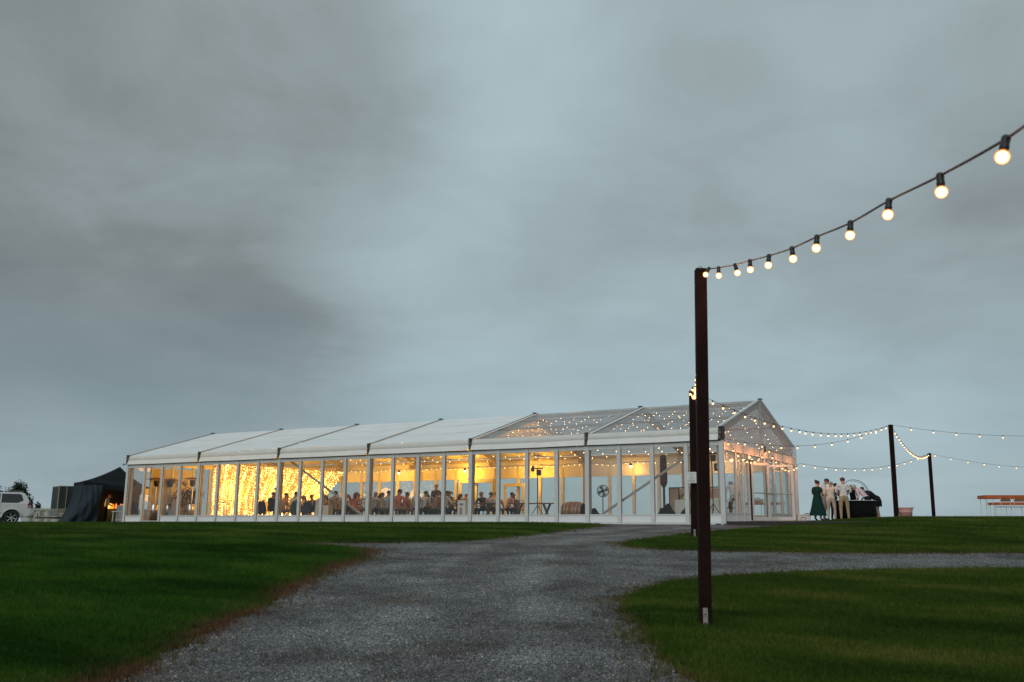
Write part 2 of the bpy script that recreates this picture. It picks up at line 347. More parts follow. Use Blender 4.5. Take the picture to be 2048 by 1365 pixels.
def terrain():
    verts = {True: [], False: []}; faces = {True: [], False: []}; maps = {True: {}, False: {}}; at_ = {True: [], False: []}
    A = np.stack([attrs[k] for k in ('brown', 'gdens', 'sdens', 'edge', 'olive', 'track')], -1)
    def vid(side, key, pos, a):
        m = maps[side]
        if key not in m: m[key] = len(verts[side]); verts[side].append(pos); at_[side].append(a)
        return m[key]
    for i in range(n_d-1):
        for j in range(n_s-1):
            q = (i*n_s+j, i*n_s+j+1, (i+1)*n_s+j+1, (i+1)*n_s+j); sgn = [dist_f[k] >= 0 for k in q]
            if all(sgn) or not any(sgn):
                sd_ = sgn[0]; faces[sd_].append(tuple(vid(sd_, k, V[k], A[k]) for k in q)); continue
            for tri in ((q[0], q[1], q[2]), (q[0], q[2], q[3])):
                for side in (True, False):
                    poly = []
                    for a, b in zip(tri, tri[1:]+tri[:1]):
                        da, db = dist_f[a], dist_f[b]
                        if (da >= 0) == side: poly.append(vid(side, a, V[a], A[a]))
                        if (da >= 0) != (db >= 0):
                            t = da/(da-db); lo, hi_ = min(a, b), max(a, b)
                            poly.append(vid(side, (lo, hi_), V[a]+(V[b]-V[a])*t, A[a]+(A[b]-A[a])*t))
                    if len(poly) >= 3: faces[side].append(tuple(poly))
    res = {}
    for side, nm in ((True, 'lawn'), (False, 'gravel_drive')):
        me = bpy.data.meshes.new(nm); me.from_pydata([tuple(v) for v in verts[side]], [], faces[side]); me.polygons.foreach_set('use_smooth', [True]*len(me.polygons))
        arr = np.array(at_[side])
        for k, an in enumerate(('brown', 'gdens', 'sdens', 'edge', 'olive', 'track')):
            a = me.attributes.new(an, 'FLOAT', 'POINT'); a.data.foreach_set('value', arr[:, k].astype(np.float32))
        o = bpy.data.objects.new(nm, me); C.objects.link(o); o['kind'] = 'structure'; res[nm] = o
    return res['lawn'], res['gravel_drive']
lawn, drive = terrain()
tag(lawn, 'mown green lawn sloping up to the marquee'); tag(drive, 'grey gravel drive forking between the lawns')

def ground_mats():
    # soil and thatch under the blades
    m = bpy.data.materials.new('turf'); m.use_nodes = True; t = m.node_tree; b = t.nodes['Principled BSDF']; b.inputs['Roughness'].default_value = .95; b.inputs['Specular IOR Level'].default_value = .1
    def turf_color(t, instanced):
        g = t.nodes.new('ShaderNodeNewGeometry'); n = t.nodes.new('ShaderNodeTexNoise'); n.inputs['Scale'].default_value = .55; n.inputs['Detail'].default_value = 7
        mp = t.nodes.new('ShaderNodeMapping'); mp.inputs['Rotation'].default_value = (0, 0, -YAW); mp.inputs['Scale'].default_value = (.6, 1.6, 1)
        n.inputs['Distortion'].default_value = .4; t.links.new(g.outputs['Position'], mp.inputs[0]); t.links.new(mp.outputs[0], n.inputs['Vector'])
        r = t.nodes.new('ShaderNodeValToRGB'); t.links.new(n.outputs[0], r.inputs[0])
        r.color_ramp.elements[0].position = .34; r.color_ramp.elements[0].color = (.010,.036,.004,1)
        r.color_ramp.elements[1].position = .70; r.color_ramp.elements[1].color = (.052,.094,.014,1)
        x = r.color_ramp.elements.new(.52); x.color = (.024,.068,.007,1)
        ro = t.nodes.new('ShaderNodeValToRGB'); t.links.new(n.outputs[0], ro.inputs[0]); ro.color_ramp.elements[0].position = .34; ro.color_ramp.elements[0].color = (.022,.042,.006,1); ro.color_ramp.elements[1].position = .70; ro.color_ramp.elements[1].color = (.100,.095,.024,1)
        x = ro.color_ramp.elements.new(.52); x.color = (.046,.068,.010,1)
        ao = t.nodes.new('ShaderNodeAttribute'); ao.attribute_name = 'olive'; ao.attribute_type = 'INSTANCER' if instanced else 'GEOMETRY'
        mo = t.nodes.new('ShaderNodeMix'); mo.data_type = 'RGBA'; t.links.new(ao.outputs['Fac'], mo.inputs[0]); t.links.new(r.outputs[0], mo.inputs[6]); t.links.new(ro.outputs[0], mo.inputs[7])
        n2 = t.nodes.new('ShaderNodeTexNoise'); n2.inputs['Scale'].default_value = 26 if not instanced else 70; n2.inputs['Detail'].default_value = 5; t.links.new(g.outputs['Position'], n2.inputs['Vector'])
        hs = t.nodes.new('ShaderNodeHueSaturation'); mr = t.nodes.new('ShaderNodeMapRange'); mr.inputs[1].default_value = .3; mr.inputs[2].default_value = .7; mr.inputs[3].default_value = .55; mr.inputs[4].default_value = 1.5
        t.links.new(n2.outputs[0], mr.inputs[0]); t.links.new(mr.outputs[0], hs.inputs['Value']); t.links.new(mo.outputs[2], hs.inputs['Color'])
        at_ = t.nodes.new('ShaderNodeAttribute'); at_.attribute_name = 'brown'; at_.attribute_type = 'INSTANCER' if instanced else 'GEOMETRY'
        nb = t.nodes.new('ShaderNodeTexNoise'); nb.inputs['Scale'].default_value = 3.5; nb.inputs['Detail'].default_value = 4; t.links.new(g.outputs['Position'], nb.inputs['Vector'])
        ad = t.nodes.new('ShaderNodeMath'); ad.operation = 'MULTIPLY_ADD'; t.links.new(nb.outputs[0], ad.inputs[0]); ad.inputs[1].default_value = 1.6; ad.inputs[2].default_value = -.55
        ml = t.nodes.new('ShaderNodeMath'); ml.operation = 'MULTIPLY'; ml.use_clamp = True; 
        m2 = t.nodes.new('ShaderNodeMath'); m2.operation = 'ADD'; t.links.new(ad.outputs[0], m2.inputs[0]); t.links.new(at_.outputs['Fac'], m2.inputs[1])
        t.links.new(m2.outputs[0], ml.inputs[0]); t.links.new(at_.outputs['Fac'], ml.inputs[1])
        mx_ = t.nodes.new('ShaderNodeMix'); mx_.data_type = 'RGBA'; t.links.new(ml.outputs[0], mx_.inputs[0]); t.links.new(hs.outputs[0], mx_.inputs[6]); mx_.inputs[7].default_value = (.100,.056,.030,1)
        return mx_.outputs[2], n2
    c, n2 = turf_color(t, False); t.links.new(c, b.inputs['Base Color'])
    bp = t.nodes.new('ShaderNodeBump'); bp.inputs['Distance'].default_value = .05; bp.inputs['Strength'].default_value = .8; t.links.new(n2.outputs[0], bp.inputs['Height']); t.links.new(bp.outputs[0], b.inputs['Normal'])
    lawn.data.materials.append(m)
    mb_ = bpy.data.materials.new('grass blade'); mb_.use_nodes = True; t = mb_.node_tree; b = t.nodes['Principled BSDF']; b.inputs['Roughness'].default_value = .7; b.inputs['Specular IOR Level'].default_value = .06
    c, _ = turf_color(t, True)
    oi = t.nodes.new('ShaderNodeObjectInfo'); hs = t.nodes.new('ShaderNodeHueSaturation'); mr = t.nodes.new('ShaderNodeMapRange'); mr.inputs[3].default_value = .75; mr.inputs[4].default_value = 1.75
    t.links.new(oi.outputs['Random'], mr.inputs[0]); t.links.new(mr.outputs[0], hs.inputs['Value']); t.links.new(c, hs.inputs['Color']); t.links.new(hs.outputs[0], b.inputs['Base Color'])
    # gravel bed
    m = bpy.data.materials.new('gravel bed'); m.use_nodes = True; t = m.node_tree; b = t.nodes['Principled BSDF']; b.inputs['Roughness'].default_value = .85; b.inputs['Specular IOR Level'].default_value = .25
    g = t.nodes.new('ShaderNodeNewGeometry')
    vo = t.nodes.new('ShaderNodeTexVoronoi'); vo.inputs['Scale'].default_value = 70; t.links.new(g.outputs['Position'], vo.inputs['Vector'])
    sx = t.nodes.new('ShaderNodeSeparateColor'); t.links.new(vo.outputs['Color'], sx.inputs[0])
    r = t.nodes.new('ShaderNodeValToRGB'); t.links.new(sx.outputs[0], r.inputs[0])
    r.color_ramp.elements[0].color = (.026,.027,.028,1); r.color_ramp.elements[1].color = (.40,.40,.39,1); x = r.color_ramp.elements.new(.5); x.color = (.085,.088,.090,1); x = r.color_ramp.elements.new(.86); x.color = (.17,.172,.172,1)
    n = t.nodes.new('ShaderNodeTexNoise'); n.inputs['Scale'].default_value = .8; n.inputs['Detail'].default_value = 9; n.inputs['Roughness'].default_value = .65; t.links.new(g.outputs['Position'], n.inputs['Vector'])
    rr = t.nodes.new('ShaderNodeValToRGB'); t.links.new(n.outputs[0], rr.inputs[0]); rr.color_ramp.elements[0].position = .36; rr.color_ramp.elements[0].color = (.50,.48,.46,1); rr.color_ramp.elements[1].position = .64; rr.color_ramp.elements[1].color = (1.25,1.26,1.27,1)
    mu = t.nodes.new('ShaderNodeMix'); mu.data_type = 'RGBA'; mu.blend_type = 'MULTIPLY'; mu.inputs[0].default_value = 1; t.links.new(r.outputs[0], mu.inputs[6]); t.links.new(rr.outputs[0], mu.inputs[7])
    # earthy worn spots and crumbly edge
    n3 = t.nodes.new('ShaderNodeTexNoise'); n3.inputs['Scale'].default_value = 1.3; n3.inputs['Detail'].default_value = 6; t.links.new(g.outputs['Position'], n3.inputs['Vector'])
    ed = t.nodes.new('ShaderNodeAttribute'); ed.attribute_name = 'edge'
    me_ = t.nodes.new('ShaderNodeMapRange'); me_.inputs[1].default_value = -.55; me_.inputs[2].default_value = 0; me_.inputs[3].default_value = 0; me_.inputs[4].default_value = .26; t.links.new(ed.outputs['Fac'], me_.inputs[0])
    s_ = t.nodes.new('ShaderNodeMath'); s_.operation = 'ADD'; t.links.new(n3.outputs[0], s_.inputs[0]); t.links.new(me_.outputs[0], s_.inputs[1])
    m3 = t.nodes.new('ShaderNodeMapRange'); m3.inputs[1].default_value = .58; m3.inputs[2].default_value = .78; m3.inputs[4].default_value = .8; t.links.new(s_.outputs[0], m3.inputs[0])
    mz = t.nodes.new('ShaderNodeMix'); mz.data_type = 'RGBA'; t.links.new(m3.outputs[0], mz.inputs[0]); t.links.new(mu.outputs[2], mz.inputs[6]); mz.inputs[7].default_value = (.115,.080,.055,1)
    tk_ = t.nodes.new('ShaderNodeAttribute'); tk_.attribute_name = 'track'; tm = t.nodes.new('ShaderNodeMapRange'); tm.inputs[3].default_value = 1.5; tm.inputs[4].default_value = 2.0; t.links.new(tk_.outputs['Fac'], tm.inputs[0])
    th_ = t.nodes.new('ShaderNodeVectorMath'); th_.operation = 'SCALE'; t.links.new(mz.outputs[2], th_.inputs[0]); t.links.new(tm.outputs[0], th_.inputs[3]); t.links.new(th_.outputs[0], b.inputs['Base Color'])
    bp = t.nodes.new('ShaderNodeBump'); bp.inputs['Distance'].default_value = .02; bp.inputs['Strength'].default_value = 1; bp.invert = True; t.links.new(vo.outputs['Distance'], bp.inputs['Height']); t.links.new(bp.outputs[0], b.inputs['Normal'])
    drive.data.materials.append(m)
    ms = bpy.data.materials.new('loose stone'); ms.use_nodes = True; t = ms.node_tree; b = t.nodes['Principled BSDF']; b.inputs['Roughness'].default_value = .7; b.inputs['Specular IOR Level'].default_value = .35
    oi = t.nodes.new('ShaderNodeObjectInfo'); r = t.nodes.new('ShaderNodeValToRGB'); t.links.new(oi.outputs['Random'], r.inputs[0])
    r.color_ramp.elements[0].color = (.045,.047,.050,1); r.color_ramp.elements[1].color = (.58,.58,.57,1)
    for p_, c_ in ((.45,(.115,.118,.121,1)),(.84,(.19,.194,.197,1)),(.95,(.28,.28,.27,1)),(.97,(.20,.13,.09,1))): x = r.color_ramp.elements.new(p_); x.color = c_
    g = t.nodes.new('ShaderNodeNewGeometry'); n = t.nodes.new('ShaderNodeTexNoise'); n.inputs['Scale'].default_value = .8; n.inputs['Detail'].default_value = 9; n.inputs['Roughness'].default_value = .65; t.links.new(g.outputs['Position'], n.inputs['Vector'])
    rr = t.nodes.new('ShaderNodeValToRGB'); t.links.new(n.outputs[0], rr.inputs[0]); rr.color_ramp.elements[0].position = .36; rr.color_ramp.elements[0].color = (.50,.48,.46,1); rr.color_ramp.elements[1].position = .64; rr.color_ramp.elements[1].color = (1.25,1.26,1.27,1)
    mu = t.nodes.new('ShaderNodeMix'); mu.data_type = 'RGBA'; mu.blend_type = 'MULTIPLY'; mu.inputs[0].default_value = 1; t.links.new(r.outputs[0], mu.inputs[6]); t.links.new(rr.outputs[0], mu.inputs[7])
    ts_ = t.nodes.new('ShaderNodeVectorMath'); ts_.operation = 'SCALE'; ts_.inputs[3].default_value = 1.1; t.links.new(mu.outputs[2], ts_.inputs[0]); t.links.new(ts_.outputs[0], b.inputs['Base Color'])
    return mb_, ms
BLADE, STONE = ground_mats()

def scatter(name, base, dens_attr, kind_, material, seed, smin, smax):
    """geometry-node scatter of tufts or stones over a terrain mesh"""
    o = bpy.data.objects.new(name, bpy.data.meshes.new(name)); C.objects.link(o); o['kind'] = 'stuff'
    g = bpy.data.node_groups.new(name, 'GeometryNodeTree'); g.interface.new_socket('Geometry', in_out='INPUT', socket_type='NodeSocketGeometry'); g.interface.new_socket('Geometry', in_out='OUTPUT', socket_type='NodeSocketGeometry')
    n = g.nodes; l = g.links.new; go = n.new('NodeGroupOutput')
    oi = n.new('GeometryNodeObjectInfo'); oi.inputs[0].default_value = base
    dp = n.new('GeometryNodeDistributePointsOnFaces'); dp.inputs['Seed'].default_value = seed
    na = n.new('GeometryNodeInputNamedAttribute'); na.data_type = 'FLOAT'; na.inputs[0].default_value = dens_attr
    l(oi.outputs['Geometry'], dp.inputs[0]); l(na.outputs[0], dp.inputs['Density'])
    if kind_ == 'grass':
        jn = n.new('GeometryNodeJoinGeometry')
        for k, (rx, ry, tx, ty, hh) in enumerate([(.25,.1,0,0,.055),(-.3,.35,.012,.006,.042),(.1,-.42,-.01,.012,.048),(-.12,-.2,.004,-.014,.036)]):
            cn = n.new('GeometryNodeMeshCone'); cn.inputs['Vertices'].default_value = 3; cn.inputs['Radius Top'].default_value = 0; cn.inputs['Radius Bottom'].default_value = .0028; cn.inputs['Depth'].default_value = hh; cn.fill_type = 'NONE'
            tf = n.new('GeometryNodeTransform'); tf.inputs['Rotation'].default_value = (rx, ry, k); tf.inputs['Translation'].default_value = (tx, ty, 0)
            l(cn.outputs[0], tf.inputs[0]); l(tf.outputs[0], jn.inputs[0])
        src = jn.outputs[0]
    else:
        ic = n.new('GeometryNodeMeshIcoSphere'); ic.inputs['Radius'].default_value = .0085; ic.inputs['Subdivisions'].default_value = 1
        tf = n.new('GeometryNodeTransform'); tf.inputs['Scale'].default_value = (1.15,.85,.6); l(ic.outputs[0], tf.inputs[0]); src = tf.outputs[0]
    sm = n.new('GeometryNodeSetMaterial'); sm.inputs['Material'].default_value = material; l(src, sm.inputs[0])
    ip = n.new('GeometryNodeInstanceOnPoints'); l(dp.outputs['Points'], ip.inputs['Points']); l(sm.outputs[0], ip.inputs['Instance'])
    rv = n.new('FunctionNodeRandomValue'); rv.data_type = 'FLOAT_VECTOR'; t_ = .35 if kind_ == 'grass' else 3.1
    rv.inputs[0].default_value = (-t_, -t_, 0); rv.inputs[1].default_value = (t_, t_, 6.28); l(rv.outputs[0], ip.inputs['Rotation'])
    rs = n.new('FunctionNodeRandomValue'); rs.data_type = 'FLOAT'; rs.inputs[2].default_value = smin; rs.inputs[3].default_value = smax; rs.inputs['Seed'].default_value = 5
    l(rs.outputs[1], ip.inputs['Scale']); l(ip.outputs[0], go.inputs[0])
    md = o.modifiers.new('scatter', 'NODES'); md.node_group = g; return o
tag(scatter('grass', lawn, 'gdens', 'grass', BLADE, 1, .55, 1.45), 'short grass blades covering the lawn', 'grass')
tag(scatter('edge_grass', drive, 'gdens', 'grass', BLADE, 9, .6, 1.8), 'stray tufts creeping from the lawn edge into the gravel', 'grass')
tag(scatter('gravel', drive, 'sdens', 'stone', STONE, 2, .4, 1.5), 'loose grey stones strewn over the drive', 'gravel')

# ------------------------------------------------------------------ the marquee
BAY, NB, W = 5.0, 6, 10.0
HV, HE, HR = 2.77, 3.176, 4.66
FL = .09
roofz = lambda y: HE+(HR-HE)*(1-abs(y-5)/5)
mq = thing('marquee', 'long white framed marquee with glass walls, white roof cloth and two clear roof bays', 'marquee')
PW = .13   # post width
def wall_side(y0, sgn, kick, skip=()):
    """one long side; sgn -1 = outward towards the drive"""
    yo, yi = y0+sgn*.05, y0-sgn*.05
    a, b = min(yo, yi), max(yo, yi)
    for k in range(NB*4+1):
        x = k*BAY/4; w = .075 if k % 4 else .085
        me = MB().box((x-w, a-.004, 0.04), (x+w, b+.004, HV-.01)).build('post' if k % 4 == 0 else 'mullion', ALU, mq, bevel=.008)
        MB().box((x+w+.0, a-.001, .05), (x+w+.006, a+.02, HV-.02)).build('seal', BLACKP, mq) if sgn < 0 else None
    for k in range(NB*4):
        x0, x1 = k*BAY/4+.08, (k+1)*BAY/4-.08
        if k in skip:
            MB().box((x0, a+.01, .05), (x1, b-.01, .09)).build('door_sill', ALU, mq); 
            MB().box((x0, a+.008, HV-.17), (x1, b-.008, HV-.03)).build('transom', ALU, mq); continue
        top = HV-.17 if kick else 2.16
        MB().box((x0, a+.008, top), (x1, b-.008, HV-.03)).build('transom', ALU if kick else KICK, mq)
        MB().box((x0, a+.012, .28), (x1, b-.012, .33)).box((x0, a+.012, .03), (x1, b-.012, .075)).build('rail', ALU, mq, bevel=.005)
        MB().box((x0, y0-.018, .075), (x1, y0+.018, .28)).build('kick_panel', KICK, mq)
        MB().box((x0, y0-.004, .33), (x1, y0+.004, top)).build('glass_pane', GLASS, mq)
wall_side(0.0, -1, True, skip=(1,))
wall_side(W, 1, False)
# base sill and shadow gap
MB().box((-.12,-.09,-.02),(NB*BAY+.12,.06,.035)).build('base_sill', ALU, mq, bevel=.006)
MB().box((.05,.1,-.05),(NB*BAY-.05,W-.06,FL)).build('floor', FLOORW, mq)
for i in range(NB+1):
    MB().box((i*BAY-.22,-.22,-.10),(i*BAY-.08,-.10,.015)).box((i*BAY+.04,-.2,-.10),(i*BAY+.16,-.10,.01)).build('foot_plate', DARKSL, mq)
# end walls
def end_wall(x, glass_cells, ys, solid_mat, sgn):
    for y in ys:
        MB().box((x-.045, y-.055, .05), (x+.045, y+.055, HV-.32 if sgn > 0 else HV)).build('post', ALU, mq, bevel=.006)
    for i in range(len(ys)-1):
        y0, y1 = ys[i]+.055, ys[i+1]-.055
        if i in glass_cells:
            MB().box((x-.03, y0, .33), (x+.03, y1, .38)).box((x-.03, y0, .06), (x+.03, y1, .10)).build('rail', ALU, mq)
            MB().box((x-.015, y0, .10), (x+.015, y1, .33)).build('kick_panel', KICK, mq)
            MB().box((x-.004, y0, .38), (x+.004, y1, HV-.34 if sgn > 0 else HV-.1)).build('glass_pane', GLASS, mq)
        elif solid_mat:
            MB().box((x-.01, y0, .06), (x+.01, y1, HV-.1)).build('cloth_panel', solid_mat, mq)
WALLC = mat('white wall cloth', (.74,.72,.66), .6, .06, 2, trans=.25, bump=.15, bscale=6)
end_wall(0, (0, 3, 4), [.05,1.35,2.6,3.9,5.0,6.25,7.5,8.75,9.95], WALLC, -1)
ysG = [.06,1.45,2.30,2.98,5.14,6.4,7.6,8.8,9.94]
end_wall(30, (0,1,2,4,5,6,7), ysG, None, 1)
MB().box((29.95,.1,HV-.32),(30.05,W-.1,HV-.02)).build('gable_transom', ALU, mq)
for y in (1.45,2.3,3.7,4.4,5.7,6.4,7.1,7.8,8.8): MB().box((30.05,y-.008,HV-.31),(30.056,y+.008,HV-.03)).build('transom_joint', DARKSL, mq)
MB().box((29.92,2.98,2.20),(30.10,5.14,2.27)).build('door_header', DARKSL, mq)
MB().box((29.98,3.0,2.27),(29.99,5.12,HV-.33)).build('glass_pane', GLASS, mq)
# white cloth closing the left gable, clear film with a mast on the right gable
MB().add([(0,0,HV),(0,W,HV),(0,W,HE-.05),(0,5,HR-.05),(0,0,HE-.05)],[(0,1,2,3,4)]).build('gable_cloth', PVC, mq)
MB().add([(30.09,-.05,HV),(30.09,W+.05,HV),(30.06,W+.05,HE),(30.06,5,HR),(30.06,-.05,HE)],[(0,1,2,3,4)]).build('gable_film', GABLEFILM, mq)
MB().box((29.93,4.94,HV),(30.02,5.06,HR-.08)).build('gable_mast', ALU, mq)
# frames: legs inside, rafters, ridge beam, purlins
FRM = mat('frame aluminium', (.40,.37,.33), .45, .15, 3)
for i in range(NB+1):
    x = min(max(i*BAY, .10), 29.86)
    for y in (.16, W-.16):
        MB().box((x-.06,y-.05,FL),(x+.06,y+.05,HE-.22)).build('frame_leg', FRM, mq, bevel=.006)
    for ya in (0, W):
        MB().bar((x, ya if ya else .05, HE-.16), (x, 5, HR-.16), .10, .19).build('rafter', FRM, mq)
        yk = .16 if ya == 0 else W-.16
        MB().box((x-.07, min(yk, yk+(.5 if ya == 0 else -.5)), HE-.42), (x+.07, max(yk, yk+(.5 if ya == 0 else -.5)), HE-.22)).build('knee_bracket', FRM, mq)
MB().bar((0.1,5,HR-.12),(29.9,5,HR-.12),.09,.12).build('ridge_beam', FRM, mq)
for yy in (.12, W-.12): MB().bar((0.1,yy,HE-.11),(29.9,yy,HE-.11),.08,.12).build('eave_beam', FRM, mq)
for yy in (2.6, 7.4): MB().bar((0.1,yy,roofz(yy)-.13),(29.9,yy,roofz(yy)-.13),.05,.07).build('purlin', FRM, mq)
# diagonal wall braces
MB().bar((10.1,.24,HE-.35),(14.9,.24,.12),.05,.075).build('wall_brace', ALU_G, mq)
MB().bar((25.1,.24,.12),(29.6,.24,HE-.35),.05,.075).build('wall_brace', ALU_G, mq)
# roof cloth per bay and slope, sagging a little between the rails
def slope(i, side, m, name):
    x0, x1 = i*BAY+.05, (i+1)*BAY-.05
    def fn(u, v):
        y = v*5 if side == 0 else W-v*5
        z = roofz(y)+.012; sag = .045*math.sin(math.pi*u)*math.sin(math.pi*v)
        wr = (.014*math.sin(9*u+2.2*i+3*v)*math.sin(math.pi*v)+.010*math.sin(15*v+i+9*u+2*math.sin(4*u)))*math.sin(math.pi*u)**.6 if 0 < u < 1 else 0
        return (x0+(x1-x0)*u, y, z-sag+wr)
    for v_ in (.34, .68):
        MB().tube([tuple(Vector(fn(u_/12, v_))+Vector((0,0,.006))) for u_ in range(13)], .014, 4, flat=.35).build('roof_seam', m, mq)
    return MB().sheet(fn, 26, 26).build(name, m, mq, smooth=True)
for i in range(NB):
    clear = i >= 4
    for side in (0, 1): slope(i, side, CLEAR if clear else PVC, 'clear_roof_panel' if clear else 'roof_cloth')
    x0, x1 = i*BAY+.07, (i+1)*BAY-.07
    def vtop(u, v): return (x0+(x1-x0)*u, -.02-.07*math.sin(v*2.2)+.008*math.sin(u*14+i*2), HE+.012-(.215*v)-.02*math.sin(math.pi*u)*v)
    def vbot(u, v): return (x0+(x1-x0)*u, -.088-.085*v+.010*math.sin(u*17+i), HE-.205-(.20*v)-.012*math.sin(math.pi*u))
    MB().sheet(vtop, 20, 5).build('valance', VAL, mq, smooth=True)
    MB().sheet(vbot, 20, 4).build('valance_flap', VAL2, mq, smooth=True)
    MB().sheet(lambda u, v: (x0+(x1-x0)*u, W+.08, HE-.42*v), 2, 1).build('valance', VAL, mq)
MB().bar((0,-.06,HV-.015),(30,-.06,HV-.015),.05,.03).build('gutter', DARKSL, mq)
for i in range(NB+1):
    x = i*BAY; wht = i >= 4
    for ya in (0, W):
        MB().bar((x, ya-.03 if ya == 0 else ya+.03, HE+.03), (x, 5, HR+.03), .07, .05).build('roof_rail', ALU_G, mq)
        if wht: MB().bar((x+(.12 if i < 6 else -.10), ya, HE+.03), (x+(.12 if i < 6 else -.10), 5, HR+.025), .13, .012).build('rail_cover', KICK, mq)
    MB().box((x-.055,-.13,HV+.01),(x+.055,-.02,HE+.06)).build('eave_bracket', DARKSL, mq, bevel=.01)
    MB().box((x-.03,-.15,HV+.06),(x+.0,-.13,HV+.13)).box((x-.01,-.15,HV+.22),(x+.03,-.13,HV+.28)).build('bracket_plate', STEEL, mq)
    MB().box((x-.08,4.9,HR+.05),(x+.08,5.1,HR+.075)).build('ridge_cap', DARKSL, mq)
MB().bar((-.35,-.08,HV+.02),(.0,-.08,HV+.02),.03,.03).bar((-.28,-.08,HV-.04),(-.28,-.08,HV+.08),.02,.02,up=(1,0,0)).build('eave_stub', DARKSL, mq)
# portal frame of the far side doors
for (xa, xb, zt) in ((12.8,14.9,1.98),(15.5,16.7,1.75)):
    MB().box((xa,9.80,zt),(xb,9.9,zt+.16)).box((xa,9.8,FL),(xa+.12,9.9,zt)).box((xb-.12,9.8,FL),(xb,9.9,zt)).build('far_door_frame', ALU, mq)
# gable doors
def leaf(loc, rz, w=1.03, h=2.10):
    d = bpy.data.objects.new('door', None); C.objects.link(d); d.parent = mq; d.location = loc; d.rotation_euler = (0,0,rz)
    MB().box((0,-.025,.02),(.11,.025,h)).box((w-.11,-.025,.02),(w,.025,h)).box((.11,-.025,h-.10),(w-.11,.025,h)).box((.11,-.025,.02),(w-.11,.025,.14)).build('door_frame', ALU, d, bevel=.006)
    MB().box((.11,-.004,.14),(w-.11,.004,h-.1)).build('door_glass', GLASS, d)
    MB().tube([(.06,-.07,1.0),(w-.06,-.07,1.0)],.018,8).build('push_bar', CHROME, d)
    MB().tube([(w-.05,.05,.88),(w-.05,.09,.9),(w-.05,.09,1.2),(w-.05,.05,1.22)],.012,6).build('handle', BLACKP, d)
    MB().box((-.03,-.035,.04),(-.003,.035,h)).build('hinge_strip', BLACKP, d)
    return d
leaf((30.07,3.06,FL), R(90-24)); leaf((30.07,5.16,FL), R(2))
MB().box((30.06,5.02,HV-.15),(30.12,5.10,HV+.14)).build('gable_hook', DARKSL, mq)
MB().box((30.0,-.13,HV+.02),(30.14,.03,HE+.05)).build('corner_bracket', BLACKP, mq, bevel=.03)

# deck beside the gable
dk = thing('deck', 'low black timber deck running along the gable doors of the marquee', 'deck', (30.12,-.1,0))
for k in range(33):
    x = .14*k
    MB().box((x, 0, -.0+FL-.03), (x+.133, 13.4, FL)).build('deck_board', DECKW, dk)
MB().box((0,-.03,-.24),(4.61,-.002,FL)).box((4.612,0,-.24),(4.64,13.4,FL)).build('fascia', DECKW, dk)

# ------------------------------------------------------------------ fairy lights
def ico(c, r):
    m = []
    for a in ((0,0,r),(r,0,0),(0,r,0),(-r,0,0),(0,-r,0),(0,0,-r)): m.append((c[0]+a[0], c[1]+a[1], c[2]+a[2]))
    return m, [(0,1,2),(0,2,3),(0,3,4),(0,4,1),(5,2,1),(5,3,2),(5,4,3),(5,1,4)]
xs = np.arange(5.75, 29.7, .74)
ORD = ['first','second','third','fourth','fifth','sixth','seventh','eighth','ninth','tenth']; bay_n = {}
for k, x in enumerate(xs):
    x = float(x)+.08*math.sin(k*2.1)
    b_ = int(x//BAY)
    if min(x % BAY, BAY-x % BAY) < .12: x += .2
    bb = int(x//BAY); bay_n[bb] = bay_n.get(bb, 0)+1
    st = thing('fairy_light_string', 'fairy light string across the roof, '+ORD[bay_n[bb]-1]+' from the left in the '+ORD[bb]+(' bay' if bb < 4 else ' bay, clear roofed'), 'fairy lights', (x, 5, 3.6), 0, 'fairy light strings under the marquee roof')
    pts = []
    def zat(y): return roofz(y)-.20-.05*abs(math.sin((y)*math.pi/2.5))-.0
    for j in range(41):
        y = .25+9.5*j/40; pts.append((.03*math.sin(j*1.3+k), y-5, zat(y)-3.6))
    MB().tube(pts, .006, 3).build('wire', CABLE, st)
    mb_ = MB()
    y = .3+.2*random.random()
    while y < 9.75:
        if random.random() < .86:
            v, f_ = ico((.03*math.sin(y*4+k), y-5, zat(y)-3.6-.03), .014); mb_.add(v, f_)
        y += .36+.1*random.random()
    o = mb_.build('bulbs', FAIRY, st); o['kind'] = 'stuff'
# strings along both eaves
for yy, lab in ((.30,'string of warm lights swagged along the inside of the near eave'),(9.72,'string of warm lights swagged along the inside of the far eave')):
    st = thing('fairy_light_string', lab, 'fairy lights', (17,yy,2.75), 0)
    pts = [(x-17, 0, .04*math.cos(x*2.2)) for x in np.arange(5.3, 29.7, .35)]
    MB().tube(pts, .006, 3).build('wire', CABLE, st); mb_ = MB()
    for x in np.arange(5.4, 29.6, .30):
        if yy < 1 and random.random() < .5: continue
        v, f_ = ico((x-17+.05*random.random(), 0, .04*math.cos(x*2.2)-.03-.05*random.random()), .013); mb_.add(v, f_)
    o = mb_.build('bulbs', FAIRY, st); o['kind'] = 'stuff'

